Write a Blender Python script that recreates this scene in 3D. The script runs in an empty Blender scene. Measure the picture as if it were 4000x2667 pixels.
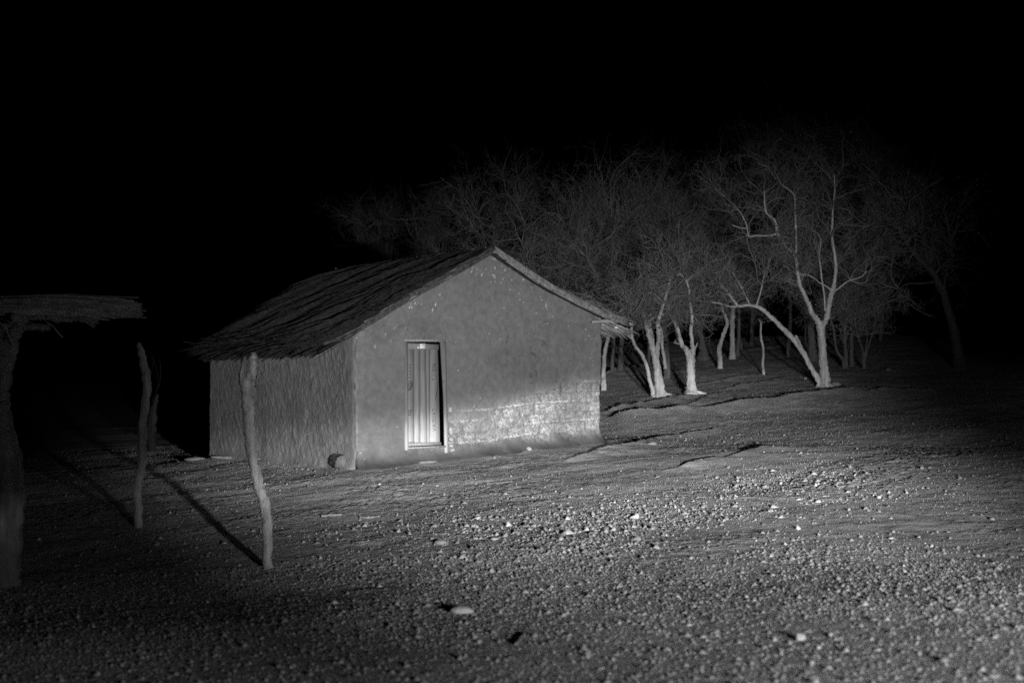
import bpy, math
import numpy as np
from mathutils import Vector

# ------------------------------------------------------------------ camera, world, lamps, exposure
S = bpy.context.scene
C = S.collection
CAMZ = 1.6
F = 5000.0                                   # focal length in pixels of the 4000 px wide photograph (45 mm)
cd = bpy.data.cameras.new('camera'); cam = bpy.data.objects.new('camera', cd); C.objects.link(cam)
cd.sensor_width = 36.0; cd.lens = 45.0; cd.clip_start = 0.1; cd.clip_end = 2000
cam.location = (0, 0, CAMZ); cam.rotation_euler = (math.radians(90), 0, 0)
cd.dof.use_dof = True; cd.dof.focus_distance = 22.0; cd.dof.aperture_fstop = 1.6
S.camera = cam
S.view_settings.view_transform = 'Standard'; S.view_settings.look = 'None'
S.view_settings.exposure = 0.0; S.view_settings.gamma = 1.0
S.cycles.max_bounces = 4; S.cycles.diffuse_bounces = 2
S.cycles.sample_clamp_direct = 3.0; S.cycles.sample_clamp_indirect = 1.0
S.cycles.use_denoising = False              # the night photograph is grainy too

w = bpy.data.worlds.new('World'); S.world = w; w.use_nodes = True
nt = w.node_tree; nt.nodes.clear()
sky = nt.nodes.new('ShaderNodeTexSky'); sky.sky_type = 'NISHITA'; sky.sun_disc = False
sky.sun_elevation = math.radians(-6); sky.sun_rotation = math.radians(200)
bw = nt.nodes.new('ShaderNodeRGBToBW'); bg = nt.nodes.new('ShaderNodeBackground'); wo = nt.nodes.new('ShaderNodeOutputWorld')
bg.inputs['Strength'].default_value = 0.003          # night sky
nt.links.new(sky.outputs[0], bw.inputs[0]); nt.links.new(bw.outputs[0], bg.inputs['Color']); nt.links.new(bg.outputs[0], wo.inputs[0])

# the pair of headlamps of the car parked beside the photographer: dipped beam with its cut-off
LAMP_POWER = 14500.0
def headlamp(x, y, z, power):
    ld = bpy.data.lights.new('headlamp', 'POINT'); ld.energy = power; ld.shadow_soft_size = 0.10; ld.color = (1, 1, 1)
    ld.use_nodes = True
    t = ld.node_tree; t.nodes.clear(); N = t.nodes; L = t.links
    def m(op, a, b=None, c=None, clamp=False):
        n = N.new('ShaderNodeMath'); n.operation = op; n.use_clamp = clamp
        for i, v in enumerate((a, b, c)):
            if v is None: continue
            if isinstance(v, (int, float)): n.inputs[i].default_value = v
            else: L.new(v, n.inputs[i])
        return n.outputs[0]
    def sstep(v, lo, hi, a, b):
        n = N.new('ShaderNodeMapRange'); n.interpolation_type = 'SMOOTHSTEP'
        L.new(v, n.inputs[0]); n.inputs[1].default_value = lo; n.inputs[2].default_value = hi
        n.inputs[3].default_value = a; n.inputs[4].default_value = b
        return n.outputs[0]
    tc = N.new('ShaderNodeTexCoord'); sp = N.new('ShaderNodeSeparateXYZ'); L.new(tc.outputs['Normal'], sp.inputs[0])
    dx, dy, dz = sp.outputs
    fwd = m('GREATER_THAN', dy, 0.05)
    dyc = m('MAXIMUM', dy, 0.05)
    az = m('DIVIDE', dx, dyc); el = m('DIVIDE', dz, dyc)
    # horizontal spread
    H = sstep(az, -0.465, -0.29, 0.0, 1.0)
    HRL = sstep(az, 0.10, 0.22, 1.0, 0.05); HRA = sstep(az, 0.09, 0.285, 1.0, 0.0)
    H = m('MAXIMUM', H, m('MULTIPLY', 0.055, sstep(az, -1.3, -0.38, 0.35, 1.0)))
    # cut-off line rising to the right, level beyond
    cut = m('ADD', m('MULTIPLY', m('MINIMUM', az, 0.0), 0.15), -0.009)
    dcut = m('SUBTRACT', cut, el)                       # > 0 below the cut-off
    below = sstep(dcut, -0.010, 0.016, 0.0, 1.0)
    down = m('MAXIMUM', m('SUBTRACT', 0.0, el), 0.0)
    k = m('ADD', down, 0.010)
    low = m('DIVIDE', 0.000205, m('POWER', k, 4.0))       # even light on the ground
    low = m('MINIMUM', low, 1.4)
    hotc = m('MULTIPLY', m('MULTIPLY', sstep(az, -0.37, -0.16, 0.8, 1.0), sstep(az, 0.05, 0.17, 1.0, 0.6)), low)
    above = m('MULTIPLY', m('MULTIPLY', sstep(el, 0.03, 0.20, 0.62, 0.0), sstep(az, -0.48, -0.35, 0.25, 1.0)), m('SUBTRACT', 1.0, below))
    pat = m('MULTIPLY', H, m('ADD', m('MULTIPLY', m('MULTIPLY', hotc, below), HRL), m('MULTIPLY', above, HRA)))
    spill = m('MULTIPLY', m('MULTIPLY', 0.055, sstep(el, -0.27, -0.13, 1.0, 0.0)), m('MULTIPLY', sstep(az, -1.0, -0.6, 0.0, 1.0), sstep(az, -0.35, 0.15, 1.0, 0.3)))   # weak spill just ahead of the bumper
    pat = m('MULTIPLY', m('ADD', pat, spill), fwd)
    em = N.new('ShaderNodeEmission'); L.new(pat, em.inputs['Strength']); out = N.new('ShaderNodeOutputLight'); L.new(em.outputs[0], out.inputs[0])
    o = bpy.data.objects.new('headlamp', ld); o.location = (x, y, z); C.objects.link(o)
headlamp(2.55, -0.6, 1.30, LAMP_POWER)
headlamp(3.70, -0.6, 1.34, LAMP_POWER)

# ------------------------------------------------------------------ helpers
rng = np.random.default_rng(7)
def hash2(ix, iy, seed):
    h = (ix.astype(np.int64) * 374761393 + iy.astype(np.int64) * 668265263 + seed * 1442695041) & 0xffffffff
    h = ((h ^ (h >> 13)) * 1274126177) & 0xffffffff
    return ((h ^ (h >> 16)) & 0xffffff) / float(0xffffff)
def vnoise(x, y, seed=0):
    x = np.asarray(x, float); y = np.asarray(y, float)
    ix = np.floor(x); iy = np.floor(y); fx = x - ix; fy = y - iy
    fx = fx * fx * (3 - 2 * fx); fy = fy * fy * (3 - 2 * fy)
    a = hash2(ix, iy, seed); b = hash2(ix + 1, iy, seed); c = hash2(ix, iy + 1, seed); d = hash2(ix + 1, iy + 1, seed)
    return (a + (b - a) * fx) * (1 - fy) + (c + (d - c) * fx) * fy - 0.5
def fbm(x, y, seed=0, o=4, g=0.5):
    r = 0; a = 1
    for i in range(o):
        r = r + a * vnoise(x * 2 ** i + 17.3 * i, y * 2 ** i - 9.1 * i, seed + i); a *= g
    return r
def ss(a, b, x):
    t = np.clip((np.asarray(x, float) - a) / (b - a), 0, 1); return t * t * (3 - 2 * t)

def mat(name, col, rough=0.95, pale_foot=None, dark_mud=None, bump=None, bscale=30, bdist=0.01, var=0.3, vscale=6, stretch=(1, 1, 1), attr=None, attrcol=None):
    m = bpy.data.materials.new(name); m.use_nodes = True
    t = m.node_tree; N = t.nodes; L = t.links; p = N['Principled BSDF']
    p.inputs['Roughness'].default_value = rough
    p.inputs['Specular IOR Level'].default_value = 0.12
    tc = N.new('ShaderNodeTexCoord'); mp = N.new('ShaderNodeMapping'); mp.inputs['Scale'].default_value = stretch
    L.new(tc.outputs['Object'], mp.inputs[0])
    n1 = N.new('ShaderNodeTexNoise'); n1.inputs['Scale'].default_value = vscale; n1.inputs['Detail'].default_value = 8; n1.inputs['Roughness'].default_value = 0.65
    L.new(mp.outputs[0], n1.inputs['Vector'])
    cr = N.new('ShaderNodeValToRGB'); L.new(n1.outputs['Fac'], cr.inputs[0])
    lo = max(col * (1 - var), 0.0); hi = min(col * (1 + var), 1.0)
    cr.color_ramp.elements[0].position = 0.3; cr.color_ramp.elements[0].color = (lo, lo, lo, 1)
    cr.color_ramp.elements[1].position = 0.7; cr.color_ramp.elements[1].color = (hi, hi, hi, 1)
    last = cr.outputs[0]
    if attr:
        at = N.new('ShaderNodeAttribute'); at.attribute_name = attr
        mx = N.new('ShaderNodeMix'); mx.data_type = 'RGBA'
        L.new(at.outputs['Fac'], mx.inputs['Factor']); L.new(last, mx.inputs['A'])
        if attrcol is not None:
            n2 = N.new('ShaderNodeTexNoise'); n2.inputs['Scale'].default_value = 28; n2.inputs['Detail'].default_value = 6
            L.new(tc.outputs['Object'], n2.inputs['Vector'])
            c2 = N.new('ShaderNodeValToRGB'); L.new(n2.outputs['Fac'], c2.inputs[0])
            a, b = attrcol
            c2.color_ramp.elements[0].position = 0.35; c2.color_ramp.elements[0].color = (a, a, a, 1)
            c2.color_ramp.elements[1].position = 0.68; c2.color_ramp.elements[1].color = (b, b, b, 1)
            L.new(c2.outputs[0], mx.inputs['B'])
        last = mx.outputs['Result']
        if dark_mud:
            a2 = N.new('ShaderNodeAttribute'); a2.attribute_name = 'dark_mud'; m2 = N.new('ShaderNodeMix'); m2.data_type = 'RGBA'
            L.new(a2.outputs['Fac'], m2.inputs['Factor']); L.new(last, m2.inputs['A']); m2.inputs['B'].default_value = (dark_mud, dark_mud, dark_mud, 1); last = m2.outputs['Result']
    if pale_foot:
        z0, z1, cb = pale_foot                                 # wood paler towards the bottom, in streaks along the grain
        sx = N.new('ShaderNodeSeparateXYZ'); L.new(tc.outputs['Object'], sx.inputs[0])
        n3 = N.new('ShaderNodeTexNoise'); n3.inputs['Scale'].default_value = 14; n3.inputs['Detail'].default_value = 5
        m3 = N.new('ShaderNodeMapping'); m3.inputs['Scale'].default_value = (6, 6, 0.3); L.new(tc.outputs['Object'], m3.inputs[0]); L.new(m3.outputs[0], n3.inputs['Vector'])
        ad = N.new('ShaderNodeMath'); ad.operation = 'MULTIPLY_ADD'; L.new(n3.outputs['Fac'], ad.inputs[0]); ad.inputs[1].default_value = -0.6; L.new(sx.outputs[2], ad.inputs[2])
        mr = N.new('ShaderNodeMapRange'); mr.interpolation_type = 'SMOOTHSTEP'; L.new(ad.outputs[0], mr.inputs[0])
        mr.inputs[1].default_value = z0 - 0.3; mr.inputs[2].default_value = z1 - 0.3; mr.inputs[3].default_value = 1; mr.inputs[4].default_value = 0
        mb = N.new('ShaderNodeMix'); mb.data_type = 'RGBA'; L.new(mr.outputs[0], mb.inputs['Factor']); L.new(last, mb.inputs['A']); mb.inputs['B'].default_value = (cb, cb, cb, 1)
        last = mb.outputs['Result']
    L.new(last, p.inputs['Base Color'])
    if bump:
        nb = N.new('ShaderNodeTexNoise'); nb.inputs['Scale'].default_value = bscale; nb.inputs['Detail'].default_value = 6; nb.inputs['Roughness'].default_value = 0.7
        L.new(mp.outputs[0], nb.inputs['Vector'])
        b = N.new('ShaderNodeBump'); b.inputs['Strength'].default_value = bump; b.inputs['Distance'].default_value = bdist
        L.new(nb.outputs['Fac'], b.inputs['Height']); L.new(b.outputs[0], p.inputs['Normal'])
    return m

M = {}
M['ground'] = mat('dry_earth', 0.50, bump=1.0, bscale=48, bdist=0.03, var=0.3, vscale=1.3)
M['gravel'] = mat('gravel_stone', 0.44, var=0.35, vscale=40, attr='pale', attrcol=(0.7, 0.95))
M['mud'] = mat('mud_plaster', 0.195, dark_mud=0.085, bump=0.9, bscale=38, bdist=0.02, var=0.2, vscale=9, attr='erosion', attrcol=(0.24, 0.92))
M['mudside'] = mat('rough_mud', 0.26, bump=0.8, bscale=24, bdist=0.02, var=0.3, vscale=5, stretch=(1.5, 1.5, 0.9))
M['thatch'] = mat('dry_thatch', 0.033, bump=0.4, bscale=60, var=0.65, vscale=14)  # left-slope reeds painted dark, standing in for grazing light
M['shelter'] = mat('shelter_reed', 0.36, var=0.5, vscale=9)
M['reed_lit'] = mat('lit_reed', 0.24, var=0.5, vscale=14)  # same thatch, painted paler for the slope that faces the lamps
M['thatch_dark'] = mat('old_thatch', 0.05, bump=0.6, bscale=40, var=0.5, vscale=9)
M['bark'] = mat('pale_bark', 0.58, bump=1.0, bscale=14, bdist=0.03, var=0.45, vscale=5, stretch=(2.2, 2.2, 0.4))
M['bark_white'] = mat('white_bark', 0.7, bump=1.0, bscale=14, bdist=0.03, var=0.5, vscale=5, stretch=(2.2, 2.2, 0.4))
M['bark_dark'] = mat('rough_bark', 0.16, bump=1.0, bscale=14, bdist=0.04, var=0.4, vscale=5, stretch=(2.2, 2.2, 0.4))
M['twig'] = mat('twig_bark', 0.27, var=0.4, vscale=3)
M['post'] = mat('post_wood', 0.34, bump=1.0, bscale=22, bdist=0.04, var=0.55, vscale=6, stretch=(2.5, 2.5, 0.4))
M['plank'] = mat('weathered_plank', 0.24, pale_foot=(0.30, 0.98, 0.72), bump=0.5, bscale=22, bdist=0.004, var=0.3, vscale=9, stretch=(9, 9, 0.3))
M['jamb'] = mat('jamb_wood', 0.2, pale_foot=(0.32, 0.95, 0.62), bump=0.5, bscale=22, bdist=0.008, var=0.3, vscale=9, stretch=(3, 3, 0.3))
M['frame'] = mat('frame_wood', 0.36, bump=0.5, bscale=22, bdist=0.008, var=0.3, vscale=9, stretch=(3, 3, 0.3))
M['paper'] = mat('white_paper', 0.85, var=0.05)
M['ink'] = mat('dark_ink', 0.04, var=0.1)
M['stone'] = mat('pale_stone', 0.4, bump=0.7, bscale=18, bdist=0.03, var=0.3, vscale=9)
M['greystone'] = mat('grey_stone', 0.26, bump=0.7, bscale=18, bdist=0.03, var=0.3, vscale=9)
M['iron'] = mat('dull_iron', 0.12, rough=0.6, var=0.3)

def mesh_obj(name, V, faces, material, parent=None, smooth=False, attrs=None, uniform=None):
    """faces: (n,k) int array, or list of such arrays"""
    me = bpy.data.meshes.new(name)
    V = np.asarray(V, np.float32).reshape(-1, 3)
    if isinstance(faces, np.ndarray): faces = [faces]
    faces = [np.asarray(f, np.int32) for f in faces if len(f)]
    loops = np.concatenate([f.ravel() for f in faces])
    tot = np.concatenate([np.full(len(f), f.shape[1], np.int32) for f in faces])
    start = np.concatenate([[0], np.cumsum(tot)[:-1]]).astype(np.int32)
    me.vertices.add(len(V)); me.vertices.foreach_set('co', V.ravel())
    me.loops.add(len(loops)); me.loops.foreach_set('vertex_index', loops)
    me.polygons.add(len(tot)); me.polygons.foreach_set('loop_start', start)
    me.polygons.foreach_set('loop_total', tot)
    if smooth: me.polygons.foreach_set('use_smooth', np.ones(len(tot), bool))
    if attrs:
        for k, a in attrs.items():
            at = me.attributes.new(k, 'FLOAT', 'POINT'); at.data.foreach_set('value', np.asarray(a, np.float32))
    me.update(calc_edges=True); me.validate()
    me.materials.append(material)
    o = bpy.data.objects.new(name, me); C.objects.link(o)
    if parent is not None: o.parent = parent
    return o
def tag(o, label=None, cat=None, group=None, kind=None):
    if label: o['label'] = label
    if cat: o['category'] = cat
    if group: o['group'] = group
    if kind: o['kind'] = kind
    return o
def thing(name, label, cat, loc, group=None):
    o = bpy.data.objects.new(name, None); C.objects.link(o); o.location = loc; o.empty_display_size = 0.2
    return tag(o, label, cat, group)
def rebase(V, origin): return np.asarray(V, float) - np.asarray(origin, float)

def tubes(P, R, sides=3, cap=True, wob=0.0, seed=1):
    """P (N,n,3), R (N,n) -> verts, [quads, caps]"""
    P = np.asarray(P, float); R = np.asarray(R, float)
    N, n, _ = P.shape
    T = np.empty_like(P); T[:, 1:-1] = P[:, 2:] - P[:, :-2]; T[:, 0] = P[:, 1] - P[:, 0]; T[:, -1] = P[:, -1] - P[:, -2]
    T /= np.linalg.norm(T, axis=2, keepdims=True) + 1e-9
    mean = P[:, -1] - P[:, 0]; mean /= np.linalg.norm(mean, axis=1, keepdims=True) + 1e-9
    ref = np.where(np.abs(mean[:, 2:3]) > 0.8, np.array([[1., 0.13, 0]]), np.array([[0.11, 0.07, 1.]]))
    ref = np.repeat(ref[:, None], n, 1)
    A = np.cross(T, ref); A /= np.linalg.norm(A, axis=2, keepdims=True) + 1e-9
    B = np.cross(T, A)
    ang = np.arange(sides) * 2 * math.pi / sides
    rr = R[:, :, None]
    if wob:
        r2 = np.random.default_rng(seed)
        lobes = 1 + wob * r2.uniform(-1, 1, (N, 1, sides)) + wob * 0.5 * r2.uniform(-1, 1, (N, n, sides))
        rr = rr * lobes
    V = P[:, :, None] + rr[..., None] * (np.cos(ang)[None, None, :, None] * A[:, :, None] + np.sin(ang)[None, None, :, None] * B[:, :, None])
    V = V.reshape(-1, 3)
    base = (np.arange(N) * n * sides)[:, None, None] + (np.arange(n - 1) * sides)[None, :, None] + np.arange(sides)[None, None]
    nxt = (np.arange(N) * n * sides)[:, None, None] + (np.arange(n - 1) * sides)[None, :, None] + ((np.arange(sides) + 1) % sides)[None, None]
    Q = np.stack([base, nxt, nxt + sides, base + sides], -1).reshape(-1, 4)
    out = [Q]
    if cap:
        c0 = (np.arange(N) * n * sides)[:, None] + np.arange(sides)[::-1][None]
        c1 = (np.arange(N) * n * sides)[:, None] + (n - 1) * sides + np.arange(sides)[None]
        out += [c0, c1]
    return V, out
def join(parts):
    Vs = []; by = {}; off = 0
    for V, Fs in parts:
        if isinstance(Fs, np.ndarray): Fs = [Fs]
        for f in Fs:
            if len(f): by.setdefault(f.shape[1], []).append(np.asarray(f) + off)
        Vs.append(V); off += len(V)
    return np.concatenate(Vs), [np.concatenate(v) for v in by.values()]
def resample(P, R, n):
    """Catmull-Rom through the nodes, n points"""
    P = np.asarray(P, float); R = np.asarray(R, float); k = len(P)
    Pp = np.vstack([2 * P[0] - P[1], P, 2 * P[-1] - P[-2]])
    u = np.linspace(0, k - 1, n); i = np.minimum(u.astype(int), k - 2); t = (u - i)[:, None]
    a, b, c, d = Pp[i], Pp[i + 1], Pp[i + 2], Pp[i + 3]
    Q = 0.5 * ((2 * b) + (-a + c) * t + (2 * a - 5 * b + 4 * c - d) * t ** 2 + (-a + 3 * b - 3 * c + d) * t ** 3)
    return Q, np.interp(u, np.arange(k), R)
def limb(P, R, n=None, sides=10, wob=0.12, seed=1):
    n = n or max(6, 5 * len(P)); Q, r = resample(P, R, n)
    r2 = np.random.default_rng(seed); Q = Q + r2.normal(0, 1, Q.shape) * np.minimum(r[:, None] * 0.10, 0.006); r = r * (1 + 0.8 * wob * r2.uniform(-1, 1, n))
    return tubes(Q[None], r[None], sides, True, wob, seed)
def box(p0, p1):
    x0, y0, z0 = p0; x1, y1, z1 = p1
    V = np.array([(x0,y0,z0),(x1,y0,z0),(x1,y1,z0),(x0,y1,z0),(x0,y0,z1),(x1,y0,z1),(x1,y1,z1),(x0,y1,z1)], float)
    return V, np.array([(0,3,2,1),(4,5,6,7),(0,1,5,4),(1,2,6,5),(2,3,7,6),(3,0,4,7)])
def rock(rx, ry, rz, seed, sub=3, flat=0.75):
    """rounded irregular stone, unit origin at its underside"""
    r2 = np.random.default_rng(seed)
    n, m = 7 * sub, 5 * sub
    th = np.linspace(0, 2 * math.pi, n, endpoint=False); ph = np.linspace(0.12, math.pi - 0.12, m)
    T, Pn = np.meshgrid(th, ph)
    d = np.stack([np.sin(Pn) * np.cos(T), np.sin(Pn) * np.sin(T), np.cos(Pn)], -1)
    k = r2.normal(0, 1, (9, 3)); k /= np.linalg.norm(k, axis=1, keepdims=True)
    cut = r2.uniform(0.66, 0.95, 9)
    rad = np.ones(T.shape)
    for kk, c in zip(k, cut):
        dp = d @ kk; rad = np.where(dp > 1e-3, np.minimum(rad, c / np.maximum(dp, 1e-3)), rad)
    rad *= 1 + 0.03 * r2.normal(0, 1, T.shape)
    V = (d * rad[..., None] * np.array([rx, ry, rz])).reshape(-1, 3)
    i = np.arange(m - 1)[:, None] * n + np.arange(n)[None]; j = np.arange(m - 1)[:, None] * n + (np.arange(n)[None] + 1) % n
    Q = np.stack([i, i + n, j + n, j], -1).reshape(-1, 4)
    return V, [Q, np.arange(n)[None, :], ((m - 1) * n + np.arange(n)[::-1])[None, :]]

# ------------------------------------------------------------------ terrain
NC = np.array([-2.54, 21.0]); U = np.array([4.22, 3.15]); WID = float(np.hypot(*U)); U = U / WID
W_ = np.array([-3.53, 4.73]); LEN = float(np.hypot(*W_)); W_ = W_ / LEN
def G0(x, y):
    x = np.asarray(x, float); y = np.asarray(y, float)
    z = 0.0541 * 22 * np.tanh(x / 22) - 0.0252 * np.clip(y, -6, 60) + 0.2
    z = z - 0.30 * np.exp(-((y - 13) / 6.0) ** 2)
    hs = (x - NC[0]) * U[0] + (y - NC[1]) * U[1]; ht = (x - NC[0]) * W_[0] + (y - NC[1]) * W_[1]
    dist = np.hypot(np.maximum(np.maximum(-hs, hs - WID), 0), np.maximum(np.maximum(-ht, ht - LEN), 0))
    z = z - 0.12 * (1 - np.exp(-dist / 1.4))
    a = ss(-4, 3, x) * (1 - 0.8 * ss(14, 26, x))
    ramp = 0.095 * (np.log1p(np.exp((y - 26) / 1.2)) * 1.2)
    ramp = np.minimum(ramp, 2.5) - 0.06 * np.clip(y - 52, 0, 40)
    return z + a * ramp
def hit(px, py):
    dx = (px - 2000) / F; dz = (1333.5 - py) / F
    y = np.arange(3, 90, 0.02); z = CAMZ + dz * y; g = G0(dx * y, y)
    i = np.argmax(z <= g)
    return np.array([dx * y[i], y[i], g[i]])
def at(px, py, y): return np.array([(px - 2000) / F * y, y, CAMZ + (1333.5 - py) / F * y])

def ledge(pts, A, wn=0.5, wf=0.05): return [hit(*p)[:2] for p in pts], A, wn, wf
LEDGES = [
    ledge([(2250,1655),(2350,1646),(2440,1640),(2560,1632),(2680,1616),(2800,1602),(2930,1586),(3100,1565),(3300,1540),(3480,1525)], 0.15, 0.9, 0.08),
    ledge([(2300,1625),(2420,1606),(2520,1585),(2640,1560),(2760,1550)], 0.085, 0.5, 0.06),
    ledge([(2600,1612),(2720,1582),(2770,1548),(2850,1538)], 0.03, 0.4, 0.05),
    ledge([(2180,1808),(2300,1780),(2400,1758),(2490,1740),(2550,1716),(2640,1698),(2750,1684),(2880,1672)], 0.06, 0.35, 0.05),
    ledge([(2250,1790),(2400,1770),(2560,1760),(2700,1742)], 0.012, 0.25, 0.03),
    ledge([(2560,1838),(2700,1812),(2830,1790),(2960,1765),(3060,1745)], 0.04, 0.4, 0.04),
    ledge([(2100,1800),(2050,1815),(1900,1836),(1760,1848),(1600,1862)], 0.010, 0.3, 0.03),
    ledge([(2820,1520),(2950,1498),(3080,1478)], 0.05, 0.4, 0.05),
    ledge([(2640,1520),(2760,1495),(2860,1480),(2960,1462)], 0.04, 0.4, 0.05),
    ledge([(2600,1400),(2750,1398),(2900,1372),(2990,1362),(3080,1352)], 0.07, 0.5, 0.08),
    ledge([(2350,1470),(2420,1452),(2500,1430),(2600,1410)], 0.10, 0.5, 0.08),
    ledge([(3380,1545),(3520,1530),(3700,1530)], 0.06, 0.5, 0.07),
]
SX, SY = 0.0, 0.0
def G(x, y):
    x = np.asarray(x, float); y = np.asarray(y, float)
    z = G0(x, y)
    r = np.hypot(x, y)
    z = z + 0.10 * fbm(x * 0.28, y * 0.28, 3, 2) * ss(3, 9, r) + 0.03 * fbm(x * 1.1, y * 1.1, 11, 3) * ss(12, 25, y)
    z = z + 0.012 * fbm(x * 3.1, y * 3.1, 21, 3) * ss(7, 13, y) + (0.003 + 0.005 * ss(8, 14, y)) * fbm(x * 9, y * 9, 31, 3)
    # rain-washed ripples running across the slope
    q = y - 0.45 * x + 0.9 * fbm(x * 0.35, y * 0.35, 41, 2)
    rip = fbm(q * 2.2, x * 0.22, 51, 3)
    z = z + 0.016 * rip * ss(13, 19, y)
    for pts, A, wn, wf in LEDGES:
        best = np.full(x.shape, 1e9); sd = np.zeros(x.shape); along = np.zeros(x.shape)
        tot = 0; n = len(pts) - 1
        for i in range(n):
            a = pts[i]; b = pts[i + 1]; d = b - a; l = np.hypot(*d)
            t = np.clip(((x - a[0]) * d[0] + (y - a[1]) * d[1]) / l ** 2, 0, 1)
            ex = x - (a[0] + t * d[0]); ey = y - (a[1] + t * d[1]); dist = np.hypot(ex, ey)
            s = (d[0] * ey - d[1] * ex) / l
            up = dist < best
            best = np.where(up, dist, best); sd = np.where(up, np.where(s >= 0, dist, -dist), sd); along = np.where(up, (i + t) / n, along)
        sd = sd + 0.10 * fbm(x * 1.7, y * 1.7, 61, 2)
        fade = ss(0, 0.12, along) * (1 - ss(0.85, 1.0, along)) * (0.65 + 0.7 * vnoise(along * 14, along * 0 + 3.3, 5))
        prof = np.where(sd < 0, np.exp(np.clip(sd, -9, 0) / wn), np.exp(-np.clip(sd, 0, 9) / wf))
        z = z + A * 2.0 * fade * prof * (best < 6)
    return z

def build_ground():
    xs = np.concatenate([-np.geomspace(400, 11.2, 26), np.arange(-11, 16, 0.04), np.geomspace(16.2, 400, 26)])
    ys = np.concatenate([-np.geomspace(300, 0.6, 16), np.arange(0, 4, 0.3), np.arange(4, 13, 0.04), np.arange(13, 30, 0.045), np.arange(30, 56, 0.09), np.geomspace(56.5, 900, 30)])
    X, Y = np.meshgrid(xs, ys); Z = G(X, Y)
    # clods and grit: sharp small relief that catches the low light
    grit = rng.random(Z.shape) ** 1.5
    amp = 0.006 + 0.022 * ss(-0.15, 0.35, fbm(X * 0.6, Y * 0.6 - 0.3 * X, 73, 3)) + 0.006 * ss(25, 36, Y)
    near = np.exp(-(np.maximum(0, ((X + 0.4) * U[1] - (Y - 22.6) * U[0]) - 0.0) ** 2) / 0.5) * (np.abs((X + 2.54) * U[0] + (Y - 21) * U[1] - 2.6) < 3.2)
    amp = amp * (0.2 + 0.8 * ss(9, 15, Y))
    Z = Z + grit * amp * (1 - 0.75 * np.clip(near, 0, 1))
    V = np.stack([X, Y, Z], -1).reshape(-1, 3); n = len(xs); m = len(ys)
    i = np.arange(m - 1)[:, None] * n + np.arange(n - 1)[None]
    Q = np.stack([i, i + 1, i + n + 1, i + n], -1).reshape(-1, 4)
    o = mesh_obj('ground', V, Q, M['ground'], smooth=False); tag(o, 'bare stony dry earth sloping up to the trees', kind='structure')
build_ground()

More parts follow.
